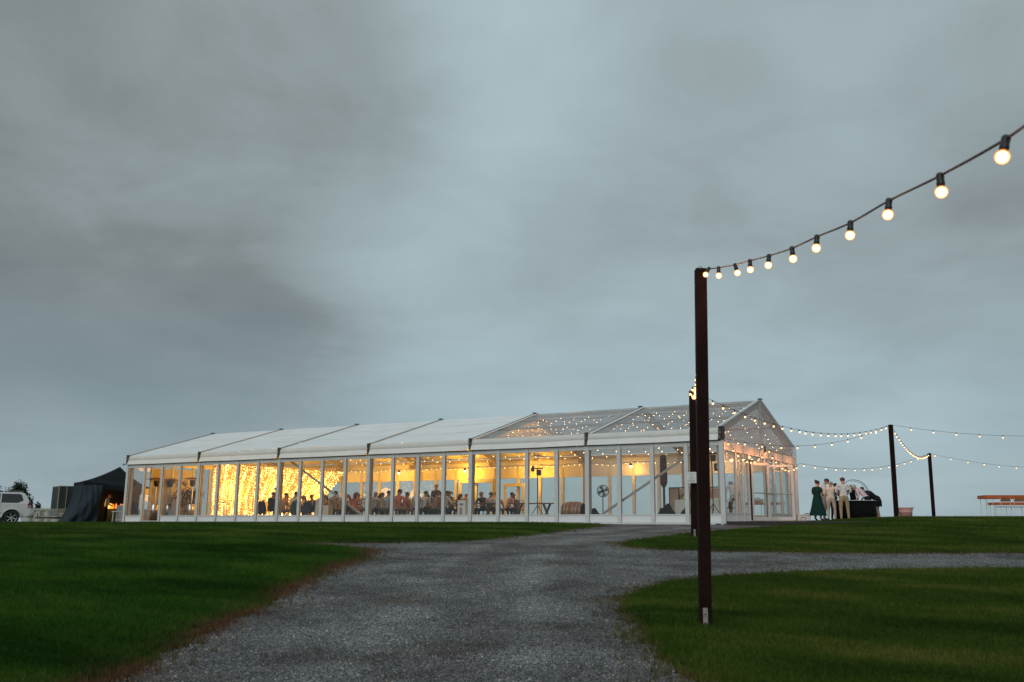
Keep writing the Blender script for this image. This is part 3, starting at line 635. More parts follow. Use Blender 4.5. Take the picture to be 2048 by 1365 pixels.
# curtain of lights across the marquee
cu = thing('fairy_light_curtain', 'glowing floor to ceiling curtain of golden fairy lights across the left end of the marquee', 'light curtain', (5.2, 5, FL))
SHEER = mat('sheer curtain cloth', (.80,.60,.26), .7, .05, 3, trans=.45)
def yend(z): return 9.6 if z > 2.45 else 9.6-1.35*min(1, (2.45-z)/1.15)
def curt(u, v):
    z = .02+2.6*v; y0_, y1_ = .55, yend(z); y = y0_+(y1_-y0_)*u
    return (.05*math.sin(u*95+1.5*math.sin(v*3))+.03*math.sin(u*41), y-5, z)
for a, b in ((0,.34),(.34,.67),(.67,1)):
    MB().sheet(lambda u, v: curt(a+(b-a)*u, v), 60, 14).build('drape', SHEER, cu, smooth=True)
MB().bar((.0,-4.6,2.66),(0,4.8,2.66),.06,.06).build('curtain_rail', FRM, cu)
mb_ = MB(); nb_ = 0
for k in range(124):
    u = (k+.5*random.random())/124; v = .01+.03*random.random()
    dz = random.choice((.030,.036,.044,.055))
    while v < 1:
        if random.random() < .82:
            p = curt(u+.0015*random.uniform(-1,1), v); r_ = random.choice((.012,.014,.018,.023)); vv, ff = ico((p[0]+.06, p[1], p[2]), r_); mb_.add(vv, ff); nb_ += 1
        v += dz*random.uniform(.75,1.25)
o = mb_.build('bulbs', CURT, cu); o['kind'] = 'stuff'
# unseen point lights added behind and before the drapes for the bulbs' glow
for y_ in (-2.6, 0, 2.6): point_light('curtain_glow', (-.35, y_, 1.4), 54, (1,.43,.035), .35, cu)
for y_ in (-3.4,-.6, 2.2): point_light('curtain_glow', (.55, y_, 1.5), 66, (1,.43,.035), .35, cu)

# warm spot lamps fixed under the far eave
def lamp(x, y, z, pw, lab, cat='spot lamp'):
    t = thing('spot_lamp', lab, cat, (x, y, z), 0)
    MB().lathe([(.05,.0),(.07,-.10),(.075,-.14)], 10).build('housing', BLACKP, t)
    MB().ball((0,0,-.16), .05, 8, 6).build('bulb', glow_lamp, t)
    point_light('light', (0,-.05,-.28), pw*1.35, (1,.42,.02), .06, t); return t
glow_lamp = glow('lit spot lamp', (1,.72,.36), 40)
for x, lab in ((9.2,'bright warm lamp under the far eave nearest the light curtain'),(13.4,'bright warm lamp under the far eave above the tallest seated diners'),
               (17.4,'bright warm lamp under the far eave behind the lighting tripod'),(22.6,'small warm lamp under the far eave behind the fan'),(27.0,'small warm lamp under the far eave by the clear gable')):
    lamp(x, 9.45, 2.72, 95 if x < 20 else 20, lab)
for k_, x_ in enumerate((6.8, 9.6, 12.4, 15.2, 18.0, 21.0, 24.5, 28.0)):
    point_light('fairy_glow', (x_, 6.2, 3.35), (100,94,86,74,58,30,13,11)[k_], (1,.42,.02), .5)
lamp(2.4, 4.5, 2.75, 110, 'added warm lamp in the store end of the marquee behind the light curtain')  # lamp added to light the end wall cloth amber
lamp(2.0, 8.8, 2.75, 30, 'warm lamp in the far corner of the store end')

# ------------------------------------------------------------------ festoon lights
def bulb_meshes():
    b = MB().ball((0,0,-.078), .030, 16, 12, 1).ball((0,0,-.079), .025, 14, 10, 0).mesh('bulb', [BULB, SHELL], True)
    s = MB().lathe([(.014,.012),(.019,.002),(.017,-.025),(.020,-.036),(.017,-.054)], 10).mesh('socket', BLACKP, True)
    return b, s
BM, SM = bulb_meshes()
def festoon(A, B, sag, spacing, label, off=.3, n=None, group='festoon light strings', tilt=.12):
    A, B = Vector(A), Vector(B); t0 = thing('festoon_string', label, 'string lights', A, 0, group)
    f = lambda t: (B-A)*t-Vector((0,0,4*sag*t*(1-t)))
    pts = [f(i/48) for i in range(49)]
    MB().tube(pts, .006, 5).build('cable', CABLE, t0, smooth=True)
    Lh = (B-A).length; t = off/Lh
    while t < 1-.15/Lh:
        p = f(t); rx, ry = random.gauss(0, tilt), random.gauss(0, tilt)
        b = put('bulb', BM, t0, p, (rx, ry, 0)); s_ = put('socket', SM, b); t += spacing/Lh*random.uniform(.93,1.07)
    return t0
# posts
def post(base, top, w, label, bracket=True, ry=0):
    base, top = Vector(base), Vector(top)
    g = gz(base.x, base.y); base.z = g-.25
    t = thing('festoon_post', label, 'post', (base.x, base.y, g), YAW, 'timber posts carrying the string lights')
    inv = Matrix.Rotation(-YAW, 3, 'Z'); a = inv@(base-Vector((base.x, base.y, g))); b = inv@(top-Vector((base.x, base.y, g)))
    tm = MB().bar(a, b, w, w, up=(0,1,0)).build('timber', TIMBER, t, bevel=.006)
    if bracket:
        MB().box((-.024,-w/2-.008,-.03),(.024,-w/2-.001,.22)).build('steel_strap', STEEL, t)
        for z in (.07,.16): MB().lathe([(.009,0),(.008,.008)],8,c=(0,-w/2-.016,z),axis='y').build('bolt', DARKSL, t)
    MB().tube([b+Vector((-.02,0,0)),b+Vector((-.02,0,.02)),b+Vector((0,0,.032)),b+Vector((.02,0,.02)),b+Vector((.02,0,0))],.004,5).build('eye_hook', DARKSL, t)
    return t
P1b, P1t = at(1409,1238,9.5), at(1401,539,9.5); P2b, P2t = at(1388.5,1075,22.8), at(1384.5,782,22.8)
P3b, P3t = at(1793,1035,36.4), at(1781,850,36.4); P4b, P4t = at(1867.5,1033,50), at(1858.5,907,50)
post(P1b, P1t, .118, 'tall dark timber post in the right foreground with a steel strap at its foot')
p2 = post(P2b, P2t, .15, 'dark timber post half hidden behind the foreground post with a white notice')
post(P3b, P3t, .15, 'dark timber post on the crest just right of the people, carrying four light strings', False)
post(P4b, P4t, .15, 'farthest dark timber post standing beyond the pink tub', False)
festoon_pts = [(2110,205,3.0),(2012,278,3.6),(1880,352,4.25),(1778,402,4.95),(1701,446,5.6),(1634,474,6.2),(1584,497,6.8),(1538,512,7.5),(1500,522,8.1),(1470,530,8.6),(1437,536,9.1),(1403,540,9.5)]
t0 = thing('festoon_string', 'string of big warm bulbs sweeping from the foreground post towards the upper right', 'string lights', P1t, 0, 'festoon light strings')
fp = [at(*p) for p in festoon_pts]
def catm(P, n=8):
    out_ = []
    Q = [P[0]*2-P[1]]+P+[P[-1]*2-P[-2]]
    for i in range(1, len(Q)-2):
        for j in range(n):
            t = j/n; out_.append(.5*((2*Q[i])+(Q[i+1]-Q[i-1])*t+(2*Q[i-1]-5*Q[i]+4*Q[i+1]-Q[i+2])*t*t+(3*Q[i]-Q[i-1]-3*Q[i+1]+Q[i+2])*t**3))
    return out_+[P[-1]]
GLOWC = mat('cable tinted by bulb glow', (.085,.022,.012), .4, .3, 12)  # red tinge of the bulbs' light put into the cable colour
MB().tube([p-P1t for p in catm(fp)], .0065, 6).build('cable', GLOWC, t0, smooth=True)
tl = {1:-.28,2:0,3:-.15,4:-.10,5:-.12,6:.05,7:-.12,8:.0,9:.25,10:.0}
for i, p in enumerate(fp[1:-1], 1):
    b = put('bulb', BM, t0, p-P1t, (0, -tl[i], YAW), (1.08,)*3); put('socket', SM, b)
b = put('bulb', BM, t0, at(1418,537,9.3)-P1t, (0,.5,YAW)); put('socket', SM, b)
festoon(P1t, P2t+Vector((0,0,.0)), .55, .62, 'string of warm bulbs hanging from the foreground post to the post behind it', off=.5)
cl = thing('festoon_bulb_cluster', 'bunch of warm bulbs gathered at the head of the second post', 'string lights', P2t)
for dx, dz in ((-.07,-.03),(.0,-.07),(.04,.05),(-.01,.08)):
    b = put('bulb', BM, cl, RT*dx+Vector((0,0,dz))-FW*.12); put('socket', SM, b)
festoon(P2t, P3t, .68, .66, 'long sagging string of bulbs from the second post to the post on the crest', off=.5)
gc, gm, gf = Vector((30.2,-.02,2.80)), Vector((30.2,5.05,2.84)), Vector((30.2,10.05,2.52))
festoon(gc, P3t, .50, .98, 'thin string of widely spaced bulbs from the near marquee corner to the crest post', off=.9)
festoon(gf, P4t, .50, .98, 'low string of bulbs from the far marquee corner to the farthest post', off=.4)
P5 = sd_pos(23, 34, 3.55); P6 = sd_pos(30, 50, 3.0)
festoon(P3t, P5, .40, .80, 'upper string of bulbs leaving the picture to the right from the crest post', off=.75)
festoon(P3t, P4t, .62, .62, 'steeply sagging string of bulbs between the crest post and the farthest post', off=.5)
festoon(P4t, P6, .38, .86, 'lower string of bulbs leaving the picture to the right from the farthest post', off=.3)
festoon(gc, gm, .60, .50, 'swag of bulbs across the gable from the near corner to its middle', off=.2)
festoon(gm, gf, .50, .48, 'swag of bulbs across the gable from its middle to the far corner', off=.15)
for (x, y, z, pw) in ((30.45,.15,2.45,14),(30.6,1.6,2.3,20),(30.7,3.3,2.3,22),(30.5,5.0,2.5,16),(30.7,6.8,2.3,22),(30.6,8.8,2.3,24)):
    point_light('bulb_light', (x, y, z), pw, (1,.34,.08), .05)
point_light('bulb_light', P2t-FW*.2+Vector((0,0,-.05)), 1.5, (1,.42,.14), .05)
point_light('bulb_light', at(1430,575,9.0), 4.0, (1,.42,.14), .05)
# notice on the second post
sg = thing('notice_sign', 'small white notice with printed lines fixed to the second post', 'sign', at(1383,955.5,22.5), YAW)
MB().box((-.118,-.012,-.135),(.118,0,.135)).build('board', SIGN, sg)
ink = MB(); 
def txt(s, size, loc, parent, m, name='lettering'):
    cu_ = bpy.data.curves.new(name, 'FONT'); cu_.body = s; cu_.size = size; cu_.align_x = 'CENTER'; cu_.align_y = 'CENTER'; cu_.extrude = .0008
    o = bpy.data.objects.new(name, cu_); C.objects.link(o); o.parent = parent; o.location = loc; o.rotation_euler = (R(90),0,0); cu_.materials.append(m); return o
for z, wd in ((.085,.10),(-.025,.11),(-.065,.19),(-.10,.15)):
    x = -wd/2
    while x < wd/2:
        w_ = random.uniform(.01,.028); ink.box((x,-.0145,z-.006),(min(x+w_, wd/2),-.0125,z+.006)); x += w_+.008
ink.lathe([(.014,0),(.012,.002)],10,c=(0,-.0155,.03),axis='y')
ink.build('lettering', INK, sg)

# ------------------------------------------------------------------ people
SKIN = mat('skin', (.42,.24,.17), .55, .08, 12)
SKIN2 = mat('tanned skin', (.34,.18,.12), .55, .08, 12)
SHOE = mat('dark shoe', (.03,.022,.018), .5, .2, 20)
def cloth(name, col): return mat(name, col, .9, .10, 9, bump=.25, bscale=25, spec=.12)
HAIRS = {'dark': mat('dark hair', (.022,.015,.012), .6, .3, 40), 'brown': mat('brown hair', (.07,.038,.02), .6, .3, 40), 'grey': mat('grey hair', (.28,.27,.26), .7, .2, 40), 'white': mat('white hair', (.50,.49,.47), .7, .12, 40), 'red': mat('auburn hair', (.20,.055,.02), .6, .25, 40)}
def person(loc, face, pose, top, bottom, hair, label, h=1.75, style='short', lean=0, twist=0, arms='table', skin=SKIN, dress=None, sleeve='long', headlean=None, group=None, base_z=None, shorts=False):
    """one skinned body; face = world heading of the chest in radians (0 = +Y)"""
    k = h/1.75
    t = thing('person', label, 'person', loc, face, group)
    J = {}; ed = []
    def j(n, p, r, par=None): J[n] = [Vector(p)*k, r if hasattr(r, '__len__') else (r, r)]; 
    sit = pose == 'sit'
    pz = .50 if sit else .94
    X = Matrix.Rotation(-lean, 3, 'X')      # positive lean bends forward (+y)
    def up(x, y, z):                           # upper body point relative to pelvis
        v = X@Vector((x, y, z)); return (v.x, v.y, v.z+pz)
    fem = style in ('long', 'bun', 'pony')
    sw = .165 if fem else .19
    hl = lean*.5 if headlean is None else headlean
    J['pelvis'] = (Vector((0,0,pz)), (.155,.115)); J['waist'] = (Vector(up(0,0,.17)), (.13,.10) if fem else (.145,.11))
    J['chest'] = (Vector(up(0,0,.36)), (.155,.115) if fem else (.175,.125)); J['upper'] = (Vector(up(0,0,.47)), (.12,.085))
    J['neck'] = (Vector(up(0,.005,.55)), (.055,.055))
    nk = J['neck'][0]; HX = Matrix.Rotation(-(lean+hl if headlean is None else hl), 3, 'X'); hd = lambda x, y, z: nk+HX@Vector((x, y, z))
    J['chin'] = (hd(0,.018,.085), (.062,.070)); J['face'] = (hd(0,.022,.145), (.075,.090)); J['crown'] = (hd(0,.008,.205), (.060,.075))
    E_ = [('pelvis','waist'),('waist','chest'),('chest','upper'),('upper','neck'),('neck','chin'),('chin','face'),('face','crown')]
    for s_, q in ((-1,'l'),(1,'r')):
        J['sh'+q] = (Vector(up(s_*sw,0,.475)), (.060,.060))
        if arms == 'table': el, wr = up(s_*(sw+.07),.12,.24), up(s_*.14,.40,.19+.0)
        elif arms == 'down': el, wr = up(s_*(sw+.05),-.03,.20), up(s_*(sw+.06),.06,-.03)
        elif arms == 'front': el, wr = up(s_*(sw+.06),.02,.20), up(s_*.10,.24,.16)
        elif arms == 'rest': 
            el = Vector(up(s_*(sw+.05),.10,.22)); wr = (s_*.20, el.y+.16, max(.80, el.z-.24)-0)
        J['el'+q] = (Vector(el), (.045,.045)); J['wr'+q] = (Vector(wr), (.029,.027))
        wv, evv = Vector(wr), Vector(el); dr = (wv-evv).normalized(); J['pa'+q] = (wv+dr*.07, (.040,.022))
        E_ += [('upper','sh'+q),('sh'+q,'el'+q),('el'+q,'wr'+q),('wr'+q,'pa'+q)]
        if sit: hp, kn, an, to = (s_*.09,.02,pz-.02), (s_*.12,.43,.50), (s_*.11,.40,.09), (s_*.12,.55,.04)
        elif pose == 'bend': hp, kn, an, to = (s_*.09,-.01,pz-.06), (s_*.11,.03,.50), (s_*.11,-.05,.09), (s_*.12,.10,.04)
        else: hp, kn, an, to = (s_*.095,0,pz-.06), (s_*.115,.03,.50), (s_*.125,-.02,.09), (s_*.15,.13,.04)
        J['hp'+q] = (Vector(hp), (.092,.095)); J['kn'+q] = (Vector(kn), (.060,.062)); J['an'+q] = (Vector(an), (.040,.042)); J['to'+q] = (Vector(to), (.042,.030))
        E_ += [('pelvis','hp'+q),('hp'+q,'kn'+q),('kn'+q,'an'+q),('an'+q,'to'+q)]
    names = list(J); idx = {n: i for i, n in enumerate(names)}
    me = bpy.data.meshes.new('body'); me.from_pydata([tuple(J[n][0]*k) for n in names], [(idx[a], idx[b]) for a, b in E_], [])
    o = bpy.data.objects.new('body', me); C.objects.link(o)
    sk = o.modifiers.new('skin', 'SKIN'); sk.branch_smoothing = .5
    for i, n in enumerate(names):
        d = me.skin_vertices[0].data[i]; d.radius = (J[n][1][0]*k, J[n][1][1]*k); d.use_root = (n == 'pelvis')
    ss = o.modifiers.new('sub', 'SUBSURF'); ss.levels = 1; ss.render_levels = 1
    dg = bpy.context.evaluated_depsgraph_get(); me2 = bpy.data.meshes.new_from_object(o.evaluated_get(dg)); bpy.data.objects.remove(o); 
    # nose, ears, fingers grown from the same mesh
    mb = MB(); mb.v = [tuple(v.co) for v in me2.vertices]; mb.f = [tuple(p.vertices) for p in me2.polygons]; mb.m = [0]*len(mb.f)
    hh = lambda x, y, z: tuple((nk+HX@Vector((x, y, z)))*k)
    mb.tube([hh(0,.085,.165),hh(0,.118,.128)], [.008*k,.016*k], 6, 3)
    for s_ in (-1, 1): mb.ball(hh(s_*.078,.0,.14), .022*k, 6, 4, 3, (.5,1,1.3)); mb.ball(hh(s_*.03,.093,.155), .010*k, 6, 4, 4)
    mb.tube([hh(-.022,.100,.098),hh(.022,.100,.098)], .006*k, 5, 5)
    for q in 'lr':
        w_, p_ = J['wr'+q][0], J['pa'+q][0]; dr = (p_-w_).normalized(); sd_ = dr.cross(Vector((0,0,1)))
        if sd_.length < .1: sd_ = Vector((0,1,0))
        sd_.normalize(); nn = sd_.cross(dr)
        for i, ln in enumerate((.055,.065,.060,.048)):
            a = p_+sd_*(.024*(i-1.5))*.85; mb.tube([a*k, (a+dr*ln*.6)*k, (a+dr*ln-nn*.012)*k], [.0095*k,.0085*k,.006*k], 5, 3)
        a = w_+dr*.02+sd_*(.028 if q == 'l' else -.028); mb.tube([a*k, (a+dr*.04+sd_*(.018 if q == 'l' else -.018))*k], [.011*k,.008*k], 5, 3)
    segs = [(J[a][0]*k, J[b][0]*k, b) for a, b in E_]
    for fi, fc in enumerate(mb.f[:len(me2.polygons)]):
        c = sum((Vector(mb.v[i]) for i in fc), Vector())/len(fc); best, bn = 9, None
        for a, b, nme in segs:
            ab = b-a; tt = max(0, min(1, (c-a).dot(ab)/(ab.length_squared+1e-9))); dd = (c-a-ab*tt).length
            if dd < best: best, bn, bt = dd, nme, tt
        if bn in ('chin','face','crown') or bn[:2] == 'pa' or (bn == 'neck' and bt > .6): mi = 3
        elif bn[:2] == 'wr': mi = 0 if sleeve == 'long' or (sleeve == 'half' and bt < .35) else 3
        elif bn[:2] == 'el': mi = 3 if sleeve == 'none' or (sleeve == 'short' and bt > .7) else 0
        elif bn[:2] == 'to': mi = 2
        elif bn[:2] == 'an': mi = 3 if (dress or shorts) else 1
        elif bn[:2] in ('kn', 'hp'): mi = 3 if (dress and bn[:2] == 'kn' and bt > .55) or (shorts and bt > .6) else 1
        else: mi = 0
        if bn == 'waist' and bt < .25: mi = 1
        mb.m[fi] = mi
    body = mb.build('body', [top, bottom, SHOE, skin, MATS['dark hair'], SKIN2], t, smooth=True); bpy.data.meshes.remove(me2)
    # hair
    if hair:
        hm = MB(); hc = nk+HX@Vector((0,.002,.165)); Rr = Matrix.Rotation(0, 3, 'X')
        nn_, mm_ = 14, 8
        def hv(u, v):
            th = v*math.pi*.76; ph = u*2*math.pi
            fr = max(0, math.sin(ph)); th2 = th*(1-.50*fr)
            rr = (1+.03*math.sin(ph*5+v*9))*(1-.06*v*v)
            return tuple((hc+HX@Vector((math.sin(th2)*math.cos(ph)*.088*rr, math.sin(th2)*math.sin(ph)*.102*rr-.010, math.cos(th2)*.090*rr)))*k)
        hm.sheet(hv, nn_, mm_)
        if style == 'long': hm.tube([hh(0,-.055,.20),hh(0,-.105,.12),hh(0,-.12,.0),hh(0,-.115,-.12)],[.07*k,.088*k,.075*k,.03*k],8,flat=.55)
        if style == 'bun': hm.ball(hh(0,-.12,.20),.050*k,8,6)
        if style == 'pony': hm.tube([hh(0,-.09,.19),hh(0,-.16,.14),hh(0,-.17,.02)],[.03*k,.036*k,.012*k],7)
        hm.build('hair', HAIRS[hair], t, smooth=True)
    if dress:
        dm = MB(); mt_, lenz, flare = dress; n_ = 20; secs = []
        if not sit:
            for (z, rx, ry) in ((.47,.14,.095),(.40,.178,.13),(.30,.168,.125),(.17,.145,.115),(0,.185,.15),(-.12,.20,.165)):
                secs.append((Vector(up(0,0,z)) if z >= 0 else Vector((0,-.01,pz+z)), rx, ry, lean if z >= 0 else lean*.3))
            zt = pz-.12
            for q in (.35,.7,1.0): secs.append((Vector((0,-.01*q,zt-(zt-lenz)*q)), .20+(flare-.20)*q, .165+(flare*.85-.165)*q, 0))
            vs = []
            for ii, (c, rx, ry, ln) in enumerate(secs):
                M_ = Matrix.Rotation(-ln, 3, 'X')
                for a in range(n_):
                    q = 2*math.pi*a/n_; rp = 1+(.06*math.sin(q*6) if ii > 5 else 0)*(ii-5)/3
                    vs.append((c+M_@Vector((rx*rp*math.cos(q), ry*rp*math.sin(q), 0)))*k)
            dm.add(vs, [(i*n_+a, i*n_+(a+1)%n_, (i+1)*n_+(a+1)%n_, (i+1)*n_+a) for i in range(len(secs)-1) for a in range(n_)])
            dm.build('dress', mt_, t, smooth=True)
    t.scale = (1.17, 1.12, 1.0)
    return t

WHITE = cloth('white shirt', (.66,.66,.66)); CREAM = cloth('cream shirt', (.60,.56,.48)); LILAC = cloth('pale pink shirt', (.62,.50,.56)); KHAKI = cloth('khaki trousers', (.36,.29,.20)); BEIGE = cloth('beige trousers', (.42,.38,.33))
NAVY = cloth('navy cloth', (.03,.035,.06)); BLK = cloth('black clothing', (.012,.012,.014)); TEAL = cloth('dark green satin', (.007,.040,.038)); TAN = cloth('tan cloth', (.42,.30,.19)); CORAL = cloth('coral cloth', (.62,.20,.12)); BLUEG = cloth('pale blue grey shirt', (.42,.46,.50)); SAGE = cloth('sage green cloth', (.16,.20,.14)); YELLOW = cloth('pale yellow shirt', (.62,.50,.26)); GREYC = cloth('grey cloth', (.22,.22,.22)); PINKS = cloth('rose pink shirt', (.60,.36,.32)); GREENT = cloth('dark green cloth', (.02,.05,.04))
def on_deck(u, v, D): p = at(u, v, D); return Vector((p.x, p.y, FL))
CAMH = YAW   # heading away from the camera
tbl = on_deck(1712,1042,38.6)
person(on_deck(1637,1042,38.2), CAMH-R(55), 'stand', TEAL, TEAL, 'dark', 'woman in a long dark green satin dress at the left of the round table', 1.66, 'bun', arms='front', dress=(TEAL,.22,.34), sleeve='short', headlean=.35)
person(on_deck(1650,1042,39.2), CAMH-R(110), 'stand', WHITE, BEIGE, 'dark', 'dark haired man in a white shirt just behind the woman in green', 1.80, arms='front', headlean=.6, lean=.08)
person(on_deck(1664.5,1042,37.8), CAMH-R(25), 'stand', CREAM, BEIGE, 'grey', 'grey haired shorter man in a cream shirt and belt, back turned', 1.62, arms='front', lean=.12, sleeve='half', headlean=.5)
person(on_deck(1670,1042,39.6), CAMH-R(60), 'stand', NAVY, NAVY, 'dark', 'dark haired person mostly hidden behind the grey haired man', 1.62, arms='front', lean=.1, headlean=.5)
person(on_deck(1690.5,1042,37.4), CAMH-R(8), 'stand', WHITE, KHAKI, 'brown', 'broad man in a white shirt and khaki trousers seen square from behind', 1.76, arms='front', lean=.05, sleeve='half', headlean=.35)
person(on_deck(1710,1042,40.2), CAMH+R(150), 'bend', BLK, BLK, 'dark', 'dark haired person in black leaning over the far side of the round table', 1.66, 'long', lean=.55, arms='rest', headlean=.9)
person(on_deck(1738.5,1042,38.3), CAMH+R(48), 'bend', LILAC, BLK, 'white', 'white haired man in a pale pink shirt bending over the table', 1.74, lean=.78, arms='rest', sleeve='half', headlean=1.0)
person(on_deck(1757,1040,39.2), CAMH+R(62), 'bend', BLK, BLK, 'dark', 'bare legged woman in a short black dress leaning over the right of the table', 1.68, 'short', lean=.85, arms='rest', dress=(BLK,.62,.195), headlean=1.0)
# round table with black wrap and ring
rt = thing('round_table', 'round drinks table wrapped in black cloth beneath a thin metal ring', 'table', tbl, 0)
MB().lathe([(.86,.0),(.83,.35),(.80,.80)], 40, ripple=.012, rk=17).build('cloth_wrap', BLACKC, rt, smooth=True)
MB().lathe([(.0,.80),(.83,.80),(.85,.815),(.83,.835),(0,.835)], 40).build('tabletop', CHROME, rt)
ring = thing('metal_ring', 'thin dark metal hoop standing up from the round table', 'hoop', tbl+Vector((0,0,.84)), YAW)
MB().tube([(.62*math.cos(a), 0, .23+.62*math.sin(a)) for a in np.linspace(-.42, math.pi+.42, 40)], .013, 6).build('hoop_tube', DARKSL, ring, smooth=True)
MB().tube([(.60*math.cos(a)+.02, .12, .20+.60*math.sin(a)) for a in np.linspace(-.38, math.pi*.55, 24)], .009, 6).build('hoop_tube', DARKSL, ring, smooth=True)
# boxes beside the gable
bx_ = thing('cool_box', 'white boxes and tray set on the deck just right of the marquee', 'box', on_deck(1606,1043,38.5), YAW)
MB().box((-.25,-.18,0),(.28,.18,.22)).build('tub', WHITEM, bx_, bevel=.02); MB().box((-.27,-.2,.222),(.30,.2,.26)).build('lid', WHITEM, bx_, bevel=.01)
MB().tube([(-.12,-.19,.02),(-.12,-.19,.14),(.06,-.19,.14),(.06,-.19,.02)],.010,5).build('handle', DARKSL, bx_)
wr_ = thing('wire_tray', 'thin bent wire tray resting on top of the white box', 'tray', on_deck(1613,1043,38.4)+Vector((0,0,.265)), YAW)
for q in range(4): MB().tube([(-.15+.02*q,-.1+.06*q,.0),(.05,-.1+.06*q,.02+.01*q),(.34,-.1+.06*q,-.03+.012*q)],.006,4).build('wire', DARKSL, wr_)
# pink tub
pt = at(1812,1035,41.5); gzp = gz(pt.x, pt.y)
tb = thing('pink_tub', 'flared pink plastic tub standing on the grass crest', 'tub', (pt.x, pt.y, max(gzp, pt.z)), YAW)
MB().lathe([(.27,0),(.29,.2),(.325,.41),(.34,.42),(.335,.435),(.31,.42),(.28,.05),(0,.04)], 24, sy=.8).build('tub_wall', PINK, tb, smooth=True)
for s_ in (-1, 1): MB().tube([(s_*.33,-.05,.38),(s_*.37,-.05,.44),(s_*.37,.05,.44),(s_*.33,.05,.38)],.014,6).build('handle', PINK, tb)

# ------------------------------------------------------------------ tables and chairs outdoors at right
def bar_table(u, D, ln, hz_, thick, label, depth=.75):
    p = at(u, 1035, D); g = gz(p.x, p.y)
    t = thing('outdoor_table', label, 'table', (p.x, p.y, g), YAW-R(1), 'long timber topped tables on the lawn')
    for q in range(4):
        MB().box((0,-depth/2+q*depth/4,hz_-thick),(ln,-depth/2+(q+1)*depth/4-.006,hz_-.002*q)).build('tabletop_plank', ORANGEW, t)
    for x in (.1, .32, ln-.32, ln-.1):
        for y in (-depth/2+.06, depth/2-.06): MB().tube([(x,y,hz_-thick),(x,y,0)],.011,6).build('leg', WHITEM, t)
    return t
bar_table(1966, 38, 3.6, .93, .145, 'near long high table with a thick orange timber top at the right edge')
bar_table(1984, 43.5, 3.4, .74, .12, 'lower long orange timber table behind the high one')
def wire_chair(u, D, rz, label):
    p = at(u, 1035, D); g = gz(p.x, p.y); t = thing('wire_chair', label, 'chair', (p.x, p.y, g), YAW+rz, 'white framed chairs at the outdoor tables')
    MB().box((-.21,-.2,.44),(.21,.2,.465)).build('seat', TABLEW, t, bevel=.008)
    for x in (-.19,.19):
        for y in (-.18,.18): MB().tube([(x,y,.44),(x*1.15,y*1.15,0)],.010,5).build('leg', WHITEM, t)
        MB().tube([(x,.18,.46),(x,.23,.80)],.010,5).build('back_post', WHITEM, t)
    MB().box((-.2,.205,.66),(.2,.225,.80)).build('backrest', TABLEW, t); return t
wire_chair(2009, 37.2, R(180), 'white wire framed chair below the high orange table')
wire_chair(2038, 37.4, R(172), 'white wire framed chair cut by the right edge of the picture')
# high tables seen through the gable doors
for uu, D, lab in ((1511,46,'orange topped table seen through the left gable door'),(1551,46,'orange topped table seen through the right gable door')):
    p = at(uu,1040,D); t = thing('outdoor_table', lab, 'table', (p.x, p.y, .0), YAW, 'long timber topped tables on the lawn')
    MB().box((-.42,-.35,.86),(.42,.35,.97)).build('tabletop', ORANGEW, t)
    for x in (-.38,.38):
        for y in (-.3,.3): MB().tube([(x,y,.86),(x,y,-.1)],.012,5).build('leg', WHITEM, t)
bg_ = at(1515,1008,46); q = thing('cloth_bundle', 'pale bundle lying on the orange table behind the left gable door', 'bundle', (bg_.x, bg_.y, .97))
MB().ball((0,0,.12),.17,10,7,sc=(1.3,1,.75)).ball((.18,.0,.10),.12,8,6,sc=(1.2,1,.8)).build('bundle_cloth', cloth('bundle cloth', (.45,.40,.33)), q, smooth=True)

# ------------------------------------------------------------------ dining furniture and guests inside
def chair_proto():
    t = thing('bentwood_chair', 'bentwood chair', 'chair', (0,0,0), 0, 'bentwood chairs at the dining tables')
    MB().lathe([(.0,.45),(.20,.45),(.21,.462),(.20,.475),(0,.475)], 18).build('seat', WOODF, t)
    for s_ in (-1, 1):
        MB().tube([(s_*.15,.15,.45),(s_*.19,.20,.0)],.014,6).build('leg', WOODF, t); MB().tube([(s_*.15,-.15,.45),(s_*.19,-.22,.0)],.014,6).build('leg', WOODF, t)
    ar = np.linspace(0, math.pi, 14)
    MB().tube([(-.20,-.16,.45)]+[(-.205*math.cos(a), -.20-.04*math.sin(a), .70+.22*math.sin(a)) for a in ar]+[(.20,-.16,.45)], .014, 6).build('outer_hoop', WOODF, t, smooth=True)
    MB().tube([(-.12,-.17,.46)]+[(-.125*math.cos(a), -.195-.03*math.sin(a), .66+.15*math.sin(a)) for a in ar]+[(.12,-.17,.46)], .010, 6).build('inner_hoop', WOODF, t, smooth=True)
    return t
chair0 = chair_proto(); chair_used = [False]
def chair(x, y, rz, label, cover=None):
    c = chair0 if not chair_used[0] else copy_tree(chair0); chair_used[0] = True
    c.location = (x, y, FL); c.rotation_euler = (0,0,rz); c['label'] = ' '.join(label.split()[:16])
    return c
def table(x0, x1, y0, y1, label):
    t = thing('dining_table', label, 'table', ((x0+x1)/2, (y0+y1)/2, FL), 0, 'long timber dining tables'); w, d = (x1-x0)/2, (y1-y0)/2
    n_ = 5
    for i in range(n_): MB().box((-w,-d+2*d*i/n_,.71),(w,-d+2*d*(i+1)/n_-.005,.75)).build('tabletop_plank', TABLEW, t)
    for x in (-w+.3, w-.3): MB().bar((x,-d+.1,.71),(x,d-.1,0),.07,.07,up=(1,0,0)).bar((x,d-.1,.71),(x,-d+.1,0),.07,.07,up=(1,0,0)).build('leg', TABLEW, t)
table(7.2,12.4,3.35,4.25,'timber dining table nearest the light curtain'); table(12.7,15.6,3.35,4.25,'timber dining table in front of the third and fourth wall bays')
table(15.9,18.6,3.5,4.4,'timber dining table beside the white appliance with the printed front'); table(8.0,14.0,6.6,7.4,'timber dining table in the back row by the far wall')
